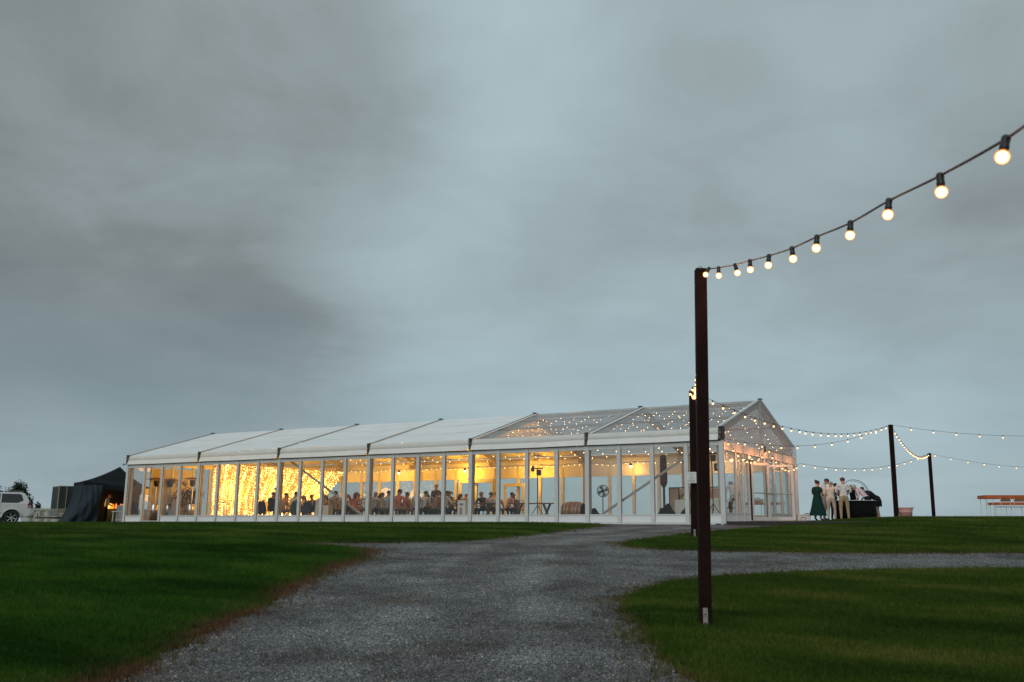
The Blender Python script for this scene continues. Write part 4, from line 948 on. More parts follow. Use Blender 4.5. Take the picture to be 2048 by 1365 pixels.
table(18.9,20.9,4.6,5.4,'small timber table in front of the man in the black shirt')
G = [ # u, Y, heading deg (0 = away from the drive), top, bottom, hair, style, label, z-scale, arms/extra
 (541,2.0,-80,BLK,BLK,'dark','short','man in a black waistcoat sitting in profile before the light curtain',1.78,{}),
 (566,2.6,-60,TAN,TAN,'dark','short','dark haired guest in tan beside the inside frame leg of the second bay',1.74,{}),
 (587,2.5,-5,WHITE,NAVY,'dark','short','man in a white shirt, back to the glass, dark jacket on the next chair',1.80,{}),
 (609,4.9,180,BLUEG,NAVY,'red','long','red haired guest facing out left of the diagonal brace',1.66,{}),
 (627,4.7,170,NAVY,NAVY,'brown','bun','woman in navy with her hair up facing the white shirted man',1.70,{}),
 (641,2.7,10,TAN,NAVY,'dark','short','guest in tan next to the white card box',1.74,{}),
 (667,2.3,5,TAN,TAN,'dark','short','broad guest in a tan jacket leaning left under the diagonal brace',1.80,{}),
 (686,2.9,0,WHITE,NAVY,'dark','short','white shirted guest directly under the middle of the brace',1.72,{}),
 (698,4.9,180,BLK,BLK,'brown','long','long haired guest in black facing out right of the brace',1.68,{}),
 (710,2.6,15,CORAL,CORAL,'brown','long','woman in salmon pink turned slightly left under the low end of the brace',1.72,{}),
 (731,2.3,20,WHITE,GREYC,'dark','short','large man in a white shirt leaning on the table beside the fourth bay post',1.80,{'lean':.25}),
 (760,2.8,-10,CREAM,GREYC,'dark','long','guest in cream just right of the fourth bay post',1.68,{}),
 (773,2.3,-8,BLUEG,GREYC,'dark','short','man in a pale blue grey shirt, back squarely to the glass',1.76,{}),
 (795,2.2,0,CORAL,TAN,'dark','short','tall guest in coral with short dark hair',1.82,{}),
 (809,2.7,-25,PINKS,TAN,'brown','short','guest in rose pink turned to the tall guest in coral',1.68,{}),
 (831,2.4,-10,WHITE,NAVY,'dark','short','white shirted man right of the guests in coral and rose',1.76,{}),
 (846,2.5,-5,WHITE,NAVY,'dark','short','white shirted guest left of the woman in the sage dress',1.72,{'lean':.2}),
 (869,2.3,0,SKIN,SAGE,'brown','long','woman with long brown hair and bare shoulders in a sage dress',1.76,{'sleeve':'none'}),
 (879,4.6,180,PINKS,NAVY,'red','short','red haired guest facing out behind the woman in the sage dress',1.70,{}),
 (902,4.7,170,BLK,BLK,'dark','pony','woman in a dark sleeveless dress with a ponytail facing out',1.78,{'sleeve':'none'}),
 (918,6.1,0,BLK,BLK,'dark','long','dark haired guest in the back row left of the bald man',1.68,{}),
 (929,5.9,0,TAN,TAN,None,'short','bald man in a tan shirt above the white appliance',1.74,{}),
 (939,6.3,10,WHITE,NAVY,'dark','short','dark haired guest half hidden by the fifth bay post',1.70,{}),
 (966,6.2,175,BLK,BLK,'grey','short','grey haired man in a black printed T-shirt facing out',1.78,{'sleeve':'short'}),
 (990,6.3,0,YELLOW,NAVY,'dark','short','man in a pale yellow shirt right of the man in black',1.76,{}),
 (1013,5.6,-35,PINKS,NAVY,'dark','short','man in a pink striped shirt bowed over the last table',1.74,{'lean':.35}),
 (1034,6.8,165,GREYC,NAVY,'dark','short','guest in grey with head bowed at the end of the last table',1.66,{'lean':.3}),
 (577,4.9,185,WHITE,NAVY,'brown','short','guest in white facing out, left of the man with the jacket on his chair',1.68,{}),
 (653,4.8,175,CORAL,NAVY,'dark','long','guest in coral facing out just above the white card box',1.66,{}),
 (676,4.9,185,CREAM,NAVY,'dark','short','guest in cream facing out beneath the diagonal brace',1.70,{}),
 (720,4.8,180,WHITE,NAVY,'brown','short','guest in white facing out between the woman in salmon and the large man',1.72,{}),
 (747,2.6,5,WHITE,NAVY,'grey','short','grey haired guest in white hard against the right of the fourth bay post',1.70,{}),
 (784,4.8,180,TAN,NAVY,'brown','long','guest in tan facing out opposite the tall guest in coral',1.66,{}),
 (818,4.9,175,WHITE,NAVY,'dark','short','guest in white facing out opposite the white shirted man',1.68,{}),
 (856,4.9,185,BLUEG,NAVY,'dark','long','guest in blue grey facing out left of the woman in the sage dress',1.66,{}),
 (889,2.6,-15,CREAM,NAVY,'dark','short','guest in cream turned right beside the woman in the sage dress',1.70,{}),
 (978,4.2,-10,WHITE,NAVY,'brown','short','guest in white with his back turned at the small table',1.66,{}),
 (760,7.7,180,TAN,NAVY,'dark','short','small figure in tan in the back row behind the fourth bay post',1.66,{}),
 (650,7.8,180,WHITE,NAVY,'brown','short','small figure in white in the back row left of the far frame leg',1.66,{}),
 (716,7.7,180,BLUEG,NAVY,'dark','long','small figure in blue grey in the back row behind the woman in salmon pink',1.66,{}),
]
for (u, Y, hd_, top, bot, hair, style, lab, hgt, kw) in G:
    p = at_y(u, 1005, Y)
    kw = dict(kw); kw.setdefault('lean', .12)
    person(Vector((p.x, p.y, FL+(.0 if Y < 5 else .0))), R(hd_), 'sit', top, bot, hair, lab, hgt, style, skin=SKIN2 if u % 2 else SKIN, group='guests seated at dinner', headlean=.35, **kw)
    r_ = R(hd_); cx_, cy_ = p.x+math.sin(r_)*.04, p.y-math.cos(r_)*.04
    chair(cx_, cy_, r_, 'bentwood chair under the '+lab)
ps = at_y(551,1000,2.9); person(Vector((ps.x, ps.y, FL)), R(-70), 'stand', TAN, NAVY, 'dark', 'figure in a tan waistcoat standing beside the man in black before the light curtain', 1.58, arms='front')
ps = at_y(872,1000,7.9); person(Vector((ps.x, ps.y, FL)), R(180), 'stand', BLK, BLK, 'dark', 'dark figure standing at the far doors behind the diners', 1.76, arms='down')
ps = at_y(1468,1000,3.6); person(Vector((ps.x, ps.y, FL)), R(30), 'bend', WHITE, TAN, 'brown', 'person in a loose white shirt bending over inside the near gable corner', 1.62, lean=.5, arms='rest', headlean=1.2)
jk = at_y(596,1005,2.3)
def jacket(u, Y, m, label):
    p = at_y(u, 1005, Y); t = thing('draped_jacket', label, 'jacket', (p.x, p.y, FL), 0)
    MB().sheet(lambda a, b: ((a-.5)*(.48-.14*math.sin(math.pi*b)**4), (-.27 if b < .5 else -.19)-.03*math.sin(a*9+b*3), (.30+.04*math.sin(a*11)+.58*math.sin(math.pi*b)**.5*(1-2.2*abs(a-.5)**3)) if 0 < b < 1 else .30+.04*math.sin(a*11)), 10, 12).build('jacket_cloth', m, t, smooth=True)
    chair(p.x, p.y, 0, 'bentwood chair carrying the '+label)
jacket(598,2.4,GREENT,'dark green jacket hung on a chair back'); jacket(622,2.2,NAVY,'navy jacket hung on a chair back under the brace'); jacket(531,1.6,BLK,'black jacket hung on a chair back before the light curtain')
for u, Y, r_ in ((677,1.7,0),(1048,5.4,-60),(976,5.2,160)):
    p = at_y(u,1005,Y); chair(p.x, p.y, R(r_), {677:'empty bentwood chair behind the white card box',1048:'empty bentwood chair at the far right end of the last table',976:'empty bentwood chair beside the small table'}[u])
# glasses and candles on tables
CAN = mat('candle glass', (.5,.3,.1), .3, .1, 8); FLAME = glow('candle flame', (1,.55,.18), 30)
for u, lab in ((564,'lit candle nearest the second bay post low in the window'),(580.5,'lit candle right of the other low candle')):
    p = at_y(u,1030,1.2); t = thing('candle', lab, 'candle', (p.x, p.y, FL), 0)
    MB().lathe([(.05,0),(.055,.20),(.05,.21)],10).build('glass_holder', CAN, t); MB().ball((0,0,.25),.032,6,6,sc=(.8,.8,1.8)).build('flame', FLAME, t)
GLS = mat('glassware', (.45,.42,.38), .15, .1, 10)
glass_me = MB().lathe([(.03,0),(.006,.01),(.006,.07),(.035,.11),(.03,.19)],8).mesh('wine_glass', GLS, True)
for i in range(26):
    x = random.uniform(7.5,18.2); y = random.choice((3.55,4.05,3.8))
    o = bpy.data.objects.new('wine_glass', glass_me); C.objects.link(o); o.location = (x, y, FL+.752); tag(o, 'small wine glass standing on a dining table', 'glass', 'glasses on the dining tables')

# standing kit inside
p = at_y(443,1025,1.4); t = thing('pedestal', 'white pedestal standing before the light curtain', 'pedestal', (p.x, p.y, FL), 0)
MB().box((-.15,-.15,0),(.15,.15,.72)).build('column', WHITEM, t, bevel=.006); MB().box((-.04,-.155,.30),(.04,-.151,.38)).build('plaque', TAN, t)
q = thing('bowl', 'dark flared bowl on the white pedestal', 'bowl', (p.x, p.y, FL+.722), 0); MB().lathe([(.05,0),(.06,.05),(.13,.15),(.12,.15),(.04,.06)],14).build('bowl_shell', BLACKP, q, smooth=True)
p = at_y(655,1025,1.1); t = thing('card_box', 'plain white box standing just inside the glass at the brace', 'box', (p.x, p.y, FL), 0); MB().box((-.17,-.14,0),(.17,.14,.66)).build('carton', CREAM, t, bevel=.008)
p = at_y(633,1025,1.2); t = thing('white_cloth_stand', 'slanted white cloth hanging beside the white box', 'cloth', (p.x, p.y, FL), 0)
MB().sheet(lambda a, b: (-.16+.3*a*(1-.5*b)+.12*b, .05*math.sin(a*7), .95*b), 8, 8).build('hanging_cloth', WHITE, t, smooth=True)
p = at_y(927,1025,.9); t = thing('appliance', 'tall white portable appliance with a grey printed front just inside the glass', 'appliance', (p.x, p.y, FL), 0)
MB().box((-.19,-.16,0),(.19,.16,.80)).build('casing', WHITEM, t, bevel=.02); MB().box((-.07,-.165,.15),(.03,-.161,.52)).build('grille', STEEL, t); MB().box((-.09,-.165,.60),(.09,-.161,.68)).build('printed_label', GREYC, t)
# lighting tripod
def tripod(u, Y, h, label, head=True):
    p = at_y(u,1028,Y); t = thing('lighting_tripod', label, 'tripod', (p.x, p.y, FL), YAW)
    MB().tube([(0,0,.35),(0,0,h)],.020,7).build('mast', BLACKP, t)
    for a in (90,210,330): MB().tube([(0,0,.62),(.42*math.cos(R(a)),.42*math.sin(R(a)),0)],.014,6).build('leg', BLACKP, t)
    if head:
        MB().bar((-.24,0,h),(.20,0,h),.06,.05).build('crossbar', BLACKP, t)
        MB().box((-.05,-.1,h-.28),(.14,.08,h-.05)).box((-.26,-.06,h-.12),(-.12,.06,h+.04)).build('lamp_head', BLACKP, t, bevel=.02)
    return t
tripod(1075,2.2,2.05,'black lighting tripod with a twin lamp head inside the fifth bay')
tripod(1427,2.2,2.40,'black speaker tripod just right of the foreground post')
p = at_y(1436,935,2.2); t = thing('wall_speaker', 'small black round fronted lamp under the eave right of the foreground post', 'speaker', p, YAW)
MB().box((-.14,-.1,-.12),(.12,.1,.14)).build('housing', BLACKP, t, bevel=.03); MB().lathe([(.08,0),(.09,.03),(.05,.03)],14,c=(0,-.14,0),axis='y').build('front_ring', CHROME, t)
# fan
p = at_y(1206,1028,1.6); t = thing('pedestal_fan', 'round black caged fan on a tall pole inside the sixth bay', 'fan', (p.x, p.y, FL), YAW)
MB().tube([(0,0,0),(0,0,.95)],.018,8).build('pole', BLACKP, t); MB().lathe([(.22,0),(.2,.04),(.03,.06)],18).build('base', BLACKP, t)
cage = MB()
for rr in (.215,.15,.085): cage.tube([(rr*math.cos(a),-.09-.03*(1-rr/.21),1.10+rr*math.sin(a)) for a in np.linspace(0,2*math.pi,25)],.006 if rr < .2 else .014,4)
for a in np.linspace(0,2*math.pi,25)[:-1]: cage.tube([(.03*math.cos(a),-.12,1.10+.03*math.sin(a)),(.215*math.cos(a),-.08,1.10+.215*math.sin(a))],.003,3)
cage.build('cage', BLACKP, t)
for a in range(4):
    an = a*math.pi/2+.4; MB().sheet(lambda u_, v_: ((.04+.15*u_)*math.cos(an+(v_-.5)*.7), -.05+.04*(v_-.5), 1.10+(.04+.15*u_)*math.sin(an+(v_-.5)*.7)), 4, 4).build('blade', GREYC, t)
MB().lathe([(.05,0),(.06,.06),(.045,.14)],12,c=(0,-.06,1.10),axis='y').build('motor', BLACKP, t, smooth=True)
# barrel
OAK = mat('oak staves', (.34,.13,.045), .45, .25, 6, bump=.15); OAK2 = mat('barrel hoops', (.42,.36,.30), .35, .15, 8, metal=.7)
p = at_y(1147,1028,2.6); t = thing('wine_barrel', 'oak wine barrel with metal hoops lying in the fifth bay', 'barrel', (p.x, p.y, FL+.385), R(0))
n_ = 24; prof = [(-.43,.285),(-.28,.335),(-.12,.36),(.12,.36),(.28,.335),(.43,.285)]
for i in range(n_):
    a0, a1 = 2*math.pi*i/n_, 2*math.pi*(i+1)/n_-.02; m_ = MB()
    vs = []
    for x, r0 in prof:
        for a, dr in ((a0,0),(a1,0),(a1,-.03),(a0,-.03)): vs.append((x, (r0+dr)*math.cos(a), (r0+dr)*math.sin(a)))
    fs = [(k*4+q, k*4+(q+1)%4, k*4+4+(q+1)%4, k*4+4+q) for k in range(5) for q in range(4)]+[(3,2,1,0),(20,21,22,23)]
    m_.add(vs, fs).build('stave', OAK, t)
for x, r0 in ((-.40,.300),(-.25,.345),(-.11,.365),(.11,.365),(.25,.345),(.40,.300)): MB().lathe([(r0,x-.022),(r0+.006,x),(r0,x+.022)],28,axis='x',cap=False).build('hoop', OAK2, t, smooth=True)
for s_ in (-1, 1): MB().lathe([(0,s_*.40),(.28,s_*.40)],24,axis='x').build('barrel_head', OAK, t)
MB().box((-.3,-.28,-.384),(-.2,.28,-.31)).box((.2,-.28,-.384),(.3,.28,-.31)).build('cradle', DARKSL, t)
# covered things
def lump(u, Y, w, h, label, seed=0):
    p = at_y(u,1028,Y); t = tag(MB().build('covered_heap', BLACKC), label, 'cover'); t.location = (p.x, p.y, FL)
    bm = bmesh.new(); bmesh.ops.create_icosphere(bm, subdivisions=3, radius=1)
    for v in bm.verts:
        n = .14*math.sin(v.co.x*5+seed)*math.cos(v.co.y*4)+.09*math.sin(v.co.z*8+v.co.x*7+seed); z = max(v.co.z, -.05)
        v.co = Vector((v.co.x*w*(1+n), v.co.y*w*.8*(1+n), (z+.05)*h*(1+n)))
    bm.to_mesh(t.data); bm.free(); t.data.polygons.foreach_set('use_smooth', [True]*len(t.data.polygons)); return t
lump(1186,2.0,.34,.42,'crumpled black cover on the floor left of the fan'); lump(1334,2.0,.34,.55,'black covered heap at the foot of the wrapped heater'); lump(1376,1.7,.28,.5,'black heap on the floor left of the foreground post',2); lump(1425,3.6,.4,.6,'dark heap behind the speaker tripod',5)
# patio heaters
def heater(u, Y, label, wrapped):
    p = at_y(u,1028,Y); t = thing('patio_heater', label, 'heater', (p.x, p.y, FL), YAW)
    if wrapped:
        MB().tube([(0,0,.3),(0,0,1.5)],.045,8).build('pole', BLACKP, t)
        MB().lathe([(.05,1.22),(.13,1.36),(.145,1.6),(.125,1.9),(.12,2.35),(.06,2.42)],14,ripple=.05,rk=5).build('cover', mat('brown heater cover', (.075,.035,.024), .7, .2, 6, bump=.3), t, smooth=True)
    else:
        MB().lathe([(.18,0),(.18,.78),(.16,.80)],20).build('gas_housing', CHROME, t, smooth=True)
        MB().tube([(0,0,.8),(0,0,1.9)],.028,8).build('pole', CHROME, t)
        MB().lathe([(.09,1.66),(.13,1.82),(.14,1.96)],14).build('burner', BLACKP, t)
        MB().lathe([(.44,2.01),(.43,2.03),(.1,2.10),(0,2.11)],24).build('reflector', mat('coppery reflector', (.24,.10,.07), .3, .1, 6, metal=.5), t, smooth=True)
    return t
heater(308,1.3,'patio heater with a wide round reflector in the open first bay',False)
heater(336,2.4,'patio heater partly hidden by the stacked chairs',False)
heater(381,2.0,'patio heater at the right of the stacked chairs',False)
heater(1329,2.3,'patio heater wrapped in a brown cover inside the last bay',True)
# heap of chairs in the store end
k_ = 0
for col, (u, Y) in enumerate(((342,2.4),(352,3.2),(361,2.5),(370,3.3),(379,2.6),(388,3.2))):
    p = at_y(u,1028,Y)
    for lv in range(4):
        c = copy_tree(chair0); c.location = (p.x+random.uniform(-.05,.05), p.y+.1*lv, FL+.02+.33*lv); c.rotation_euler = (random.uniform(-.2,.2)+(R(35) if lv == 3 else 0), random.uniform(-.15,.15), R(30*col+12*lv)+1.0)
        c['label'] = ('bottom','second lowest','second highest','topmost')[lv]+' dark chair in the '+('leftmost','second','third','fourth','fifth','rightmost')[col]+' stack of the store end'; c['group'] = 'chairs piled in the store end'
for i, (u, v, Y) in enumerate(((346,962,2.6),(371,967,3.2),(386,966,3.0))):
    p = at_y(u,v,Y); t = tag(MB().build('folded_cloth', CREAM), ['pale cloth thrown on the left of the chair pile','pale cloth on the middle of the chair pile','pale cloth at the right end of the chair pile'][i], 'cloth'); t.location = p
    bm = bmesh.new(); bmesh.ops.create_icosphere(bm, subdivisions=2, radius=.16)
    for v_ in bm.verts: v_.co = Vector((v_.co.x*(1.6-i*.3), v_.co.y, v_.co.z*(.8+.3*math.sin(v_.co.x*20+i))))
    bm.to_mesh(t.data); bm.free()
lump(350,1.6,.35,.85,'white sheeted shape low in front of the piled chairs',3).data.materials[0] = GREYC
# bar shelf at the right end
p = at_y(1368,1028,3.4); t = thing('bar_unit', 'pale timber bar shelf unit with dark edges left of the foreground post', 'bar', (p.x-.55, p.y, FL), R(0))
PEACH = mat('pale ply', (.55,.36,.25), .5, .08, 5); DKE = mat('dark timber edge', (.07,.035,.02), .5, .2, 8)
MB().box((0,0,0),(.35,.04,1.22)).build('side_panel', PEACH, t); MB().box((.35,.0,.82),(2.2,.03,1.2)).build('back_panel', PEACH, t); MB().box((.38,-.5,.0),(2.2,-.46,.78)).build('front_panel', KICK, t)
MB().box((-.03,-.02,0),(0,.05,1.26)).box((.352,-.02,0),(.385,.05,1.26)).box((0,-.02,1.222),(2.2,.05,1.26)).build('edge_trim', DKE, t)
for z in (.86,.95,1.04): MB().box((1.05,-.06,z),(1.7,-.03,z+.03)).build('slat', ORANGEW, t)
for i in range(9):
    o = tag(MB().lathe([(.03,0),(.03,.14),(.012,.18),(.012,.24)],8).build('bottle', BLACKP, None, smooth=True), ORD[i]+' dark bottle from the left on the bar unit', 'bottle', 'bottles on the bar unit'); o.location = (p.x-.05+.085*i+random.uniform(-.02,.02), p.y-.3, FL+.79)
MB().box((.36,-.5,.78),(2.2,.0,.785)).build('counter', CHROME, t)
o = tag(MB().lathe([(.03,0),(.09,.0),(.075,.08),(0,.16)],12).build('citrus_pile', mat('lemon yellow', (.6,.6,.12), .5, .1, 8), None, smooth=True), 'small heap of yellow green citrus on the bar counter', 'fruit'); o.location = (p.x+.18, p.y-.42, FL+.787)
p = at_y(1460,1028,2.6); chair(p.x, p.y, R(60), 'bentwood chair inside the near gable corner')

# ------------------------------------------------------------------ left end: gazebo, trailer, container, car, trees
gA, gB = at(160,1040,48.0), at(300,1040,50.0)
ax = Vector((gB.x-gA.x, gB.y-gA.y, 0)); Lg = ax.length; ax.normalize(); dpv = Vector((-ax.y, ax.x, 0)); 
ga = math.atan2(ax.y, ax.x); g0 = gz(gA.x, gA.y)
gt = thing('gazebo', 'dark pop up gazebo with a billowing side sheet beside the left end of the marquee', 'gazebo', (gA.x, gA.y, 0), ga)
DG = 3.0; zA, zB = 2.12, 1.80
def ez(x): return zA+(zB-zA)*x/Lg
pk = at(240,934,50.0); inv = Matrix.Rotation(-ga, 3, 'Z'); pk = inv@(pk-Vector((gA.x, gA.y, 0)))
cor = [Vector((0,0,ez(0))), Vector((Lg,0,ez(Lg))), Vector((Lg,DG,ez(Lg))), Vector((0,DG,ez(0)))]
for i in range(4):
    a, b = cor[i], cor[(i+1)%4]
    def fn(u, v, a=a, b=b):
        e_ = a.lerp(b, u); p_ = e_.lerp(pk, v); p_.z = e_.z+(pk.z-e_.z)*(v**1.7*.75+v*.25)-.06*math.sin(math.pi*u)*(1-v); return tuple(p_)
    MB().sheet(fn, 10, 10).build('roof_cloth', GAZC, gt, smooth=True)
    MB().sheet(lambda u, v, a=a, b=b: tuple(a.lerp(b, u)-Vector((0,0,.27*v+.05*math.sin(math.pi*u)*1.0))+Vector((0,-.01*math.sin(u*20),0))), 12, 3).build('valance', GAZC, gt, smooth=True)
for c_ in cor: MB().tube([(c_.x*.99+.02, c_.y*.98+.03, -.2), (c_.x*.99+.02, c_.y*.98+.03, c_.z)], .02, 6).build('leg', DARKSL, gt)
xs_ = (at(205,1000,48.5)-gA).dot(ax)
def side(u, v):   # billowing sheet, blown out to the left at its foot
    z = ez(0)-.2-(ez(0)-.2-(-.05))*v; x = u*xs_*(1-.20*v)-(.95*(v**2.2))*(1-u)*.8
    y = -.06-.35*math.sin(math.pi*v)*math.sin(math.pi*u)-.05*math.sin(14*u+7*v)*v-.03*math.sin(23*u-9*v)
    return (x, y, max(z, -.08)-.0+.03*math.sin(9*u)*v)
MB().sheet(side, 26, 22).build('side_sheet', GAZS, gt, smooth=True)
MB().sheet(lambda u, v: (-.02-.8*(v**2.2)*.8, DG*u, ez(0)-.2-(ez(0)-.15)*v), 10, 10).build('side_sheet', GAZS, gt, smooth=True)
MB().sheet(lambda u, v: (Lg*u, DG, ez(0)-.2-(ez(0)-.15)*v), 10, 6).build('back_sheet', GAZC, gt, smooth=True)
wl = at(234.5,979,49.5); o = tag(MB().ball((0,0,0),.045,8,6).build('work_lamp', glow('lit work lamp', (1,.92,.8), 14), None, smooth=True), 'small white lamp hanging under the gazebo', 'lamp'); o.location = wl
# cook, fire and benches in the gazebo
ck = at(209,1040,49.8); ck.z = gz(ck.x, ck.y)
person(ck, YAW-R(75), 'stand', CREAM, BLK, 'red', 'cook in a pale top lit orange by the grill under the gazebo', 1.66, arms='front', headlean=.6, lean=.15, sleeve='half')
fr = at(228,1040,50.6); fr.z = gz(fr.x, fr.y)
gr = thing('grill', 'green sided grill with glowing coals under the gazebo', 'grill', fr, YAW)
MB().box((-.35,-.3,.0),(.42,.3,.82)).build('grill_body', mat('green metal', (.02,.05,.04), .5, .2, 6), gr, bevel=.02); MB().box((-.42,-.34,.822),(.45,.34,.86)).build('grill_shelf', TAN, gr)
FIRE = glow('fire', (1,.20,.02), 2.2); FIRE2 = glow('fire core', (1,.42,.08), 3.5)
fl = thing('cooking_fire', 'orange flames rising along the back of the grill', 'fire', fr+Vector((0,0,.862)), YAW)
for i in range(22):
    x = random.uniform(-.42,.40); hh_ = random.uniform(.10,.34); MB().lathe([(.035,0),(.05,hh_*.3),(.03,hh_*.65),(.003,hh_)],7,c=(x,random.uniform(.0,.26),0),sy=.6).build('flame', FIRE2 if i % 3 == 0 else FIRE, fl, smooth=True)
point_light('fire_light', fr-RT*.25+Vector((0,0,1.15))-FW*.45, 16, (1,.30,.06), .12)
point_light('fire_light', ck-RT*.55+Vector((0,0,1.15))-FW*.25, 26, (1,.42,.10), .08)
ba = at(237,1046,46.8); ba.z = gz(ba.x, ba.y); bn = thing('work_bench', 'small pale open framed bench at the left corner of the marquee', 'bench', ba, YAW)
PALE = mat('pale weathered timber', (.40,.38,.33), .7, .15, 8, bump=.2)
for x in (-.22,.22):
    for y in (-.2,.2): MB().bar((x,y,0),(x*.95,y,.60),.055,.055,up=(0,1,0)).build('leg', PALE, bn)
MB().box((-.27,-.26,.60),(.27,.26,.66)).build('seat', PALE, bn); MB().box((-.2,-.03,.2),(.2,.03,.26)).build('stretcher', PALE, bn)
bi = at(243,1030,48.5); bi.z = gz(bi.x, bi.y); t = thing('storage_bin', 'grey plastic bin behind the pale bench', 'bin', bi, YAW); MB().box((-.22,-.2,0),(.2,.2,1.0)).build('bin_body', mat('grey plastic', (.20,.22,.24), .5, .1, 6), t, bevel=.03)
# box trailer
tr_ = at(112,1042,50.5); tr_.z = gz(tr_.x, tr_.y)
TRG = mat('dark green grey panel', (.045,.055,.046), .6, .15, 3, spec=.12); TRT = mat('pale trim', (.36,.36,.33), .5, .1, 4)
tl_ = thing('box_trailer', 'dark grey enclosed box trailer with its drawbar pointing left behind the gazebo', 'trailer', tr_, face(112)+R(11))
MB().box((.0,-.0,.86),(2.7,1.7,2.05)).build('box_body', TRG, tl_, bevel=.03)
MB().box((.37,-.02,.62),(.40,-.003,2.05)).box((0,-.03,2.05),(2.72,1.72,2.09)).box((-.02,-.02,.55),(.02,.02,2.05)).build('trim', TRT, tl_)
MB().box((-.02,-.03,.48),(2.7,1.7,.83)).build('lower_body', mat('dull grey sheet', (.20,.21,.20), .6, .25, 5), tl_, bevel=.02)
MB().box((.05,.05,.30),(2.65,1.65,.42)).build('chassis', BLACKP, tl_); MB().bar((-.85,.7,.36),(.1,.1,.36),.07,.09).bar((-.85,.8,.36),(.1,1.5,.36),.07,.09).build('drawbar', BLACKP, tl_)
MB().tube([(-.80,.75,.34),(-.80,.75,.60)],.025,6).tube([(-.70,.75,.40),(-.62,.75,.62),(-.42,.75,.42)],.018,5).build('coupling', DARKSL, tl_); MB().tube([(-.5,.72,.34),(-.5,.72,-.05)],.03,6).build('jockey_leg', STEEL, tl_)
wj = MB().lathe([(.30,-.09),(.33,-.06),(.33,.06),(.30,.09)],22,axis='y').mesh('tyre', BLACKP, True)
for y in (-.03,1.7): put('wheel', wj, tl_, (1.5,y,.32))
MB().box((.12,-.08,.50),(.55,-.035,.62)).box((.3,-.09,.36),(.34,-.03,.50)).build('bracket_gear', TRT, tl_)
# shipping container, lower on the far slope
ct = at(56,1040,66); gzc = gz(ct.x, ct.y)
cn = thing('shipping_container', 'cream corrugated shipping container behind the car and trailer', 'container', (ct.x, ct.y, at(60,1017,66).z-2.6), YAW+R(40))
CR = mat('cream painted steel', (.50,.50,.43), .55, .12, 2, bump=.05)
def corr(u, v): 
    x = 12.0*u; ph = (x % .56)/.56; d = .0 if ph < .32 else (.07*(ph-.32)/.16 if ph < .48 else (.07 if ph < .84 else .07*(1-(ph-.84)/.16)))
    return (x, d, .15+2.3*v)
MB().sheet(corr, 300, 1).build('corrugated_side', CR, cn)
MB().box((0,-.03,2.45),(12,.08,2.6)).box((0,-.03,0),(12,.08,.15)).build('rail', CR, cn); MB().box((0,.1,.05),(12,2.44,2.59)).build('box_body', CR, cn)
for x in (0,11.9): MB().box((x-.05,-.04,.151),(x+.1,.09,2.449)).build('corner_post', CR, cn)
# white four wheel drive, tail towards the trailer
CARW = mat('white car paint', (.62,.63,.63), .25, .03, 2); TINT = mat('tinted car glass', (.012,.016,.020), .08, .1, 3, spec=.8); TYRE = mat('tyre rubber', (.02,.02,.02), .8, .2, 15); LENS = mat('red tail lamp', (.10,.008,.008), .25, .2, 8)
cp = at(61,1046,53); cz = gz(cp.x, cp.y)
car = thing('parked_car', 'white four wheel drive car cut by the left edge of the picture, rear end showing', 'car', (cp.x, cp.y, cz+.0), face(62)+math.pi+R(2))
def prof_extrude(pts, y0, y1, name, m, par, inset=0, bev=.03):
    n_ = len(pts); mid = [(p[0], p[1]) for p in pts]
    vs = [(x, y0, z) for x, z in pts]+[(x, y1, z) for x, z in pts]
    fs = [tuple(range(n_)), tuple(range(2*n_-1, n_-1, -1))]+[(i, i+n_, (i+1)%n_+n_, (i+1)%n_) for i in range(n_)]
    return MB().add(vs, fs).build(name, m, par, bevel=bev)
body = [(.10,.42),(.02,.55),(.0,.80),(.05,1.10),(.10,1.18),(4.5,1.12),(4.72,.85),(4.75,.5),(4.6,.40)]
# wheel arches cut from the lower outline
def arch(cx_, r_): return [(cx_+r_*math.cos(a), .36+r_*math.sin(a)) for a in np.linspace(0.05, math.pi-.05, 12)]
low = [(.10,.42),(.02,.55),(.0,.80),(.05,1.10),(.11,1.19),(3.35,1.16),(4.5,1.06),(4.72,.85),(4.75,.5),(4.6,.36)]+arch(3.78,.45)+[(3.2,.34),(1.6,.34)]+arch(.98,.45)+[(.45,.40)]
prof_extrude(low, -1.86, -.0, 'body', CARW, car, bev=.05)
cab = [(.10,1.17),(.30,1.58),(.42,1.74),(.62,1.80),(2.6,1.80),(2.85,1.74),(3.6,1.15)]
vs = []
for (x, z) in cab:
    ins = .16*max(0, (z-1.17))/.63; vs += [(x, -1.84+ins, z), (x, -.02-ins, z)]
n_ = len(cab); fs = [tuple(2*i for i in range(n_)), tuple(2*i+1 for i in range(n_-1,-1,-1))]+[(2*i, 2*i+1, 2*((i+1)%n_)+1, 2*((i+1)%n_)) for i in range(n_)]
MB().add(vs, fs).build('cabin', CARW, car, bevel=.04)
def side_glass(pts, nm):
    v_ = []
    for (x, z) in pts:
        ins = .16*(z-1.17)/.63; v_ += [(x, -.012-ins, z), (x, -.05-ins, z)]
    k_ = len(pts); MB().add(v_, [tuple(2*i for i in range(k_)), tuple(2*i+1 for i in range(k_-1,-1,-1))]+[(2*i, 2*((i+1)%k_), 2*((i+1)%k_)+1, 2*i+1) for i in range(k_)]).build(nm, TINT, car)
side_glass([(.46,1.33),(.58,1.66),(.70,1.70),(1.55,1.71),(1.55,1.21),(.74,1.20)], 'window'); side_glass([(1.62,1.21),(1.62,1.71),(2.35,1.71),(2.35,1.21)], 'window'); side_glass([(2.42,1.21),(2.42,1.71),(2.62,1.70),(3.3,1.21)], 'window')
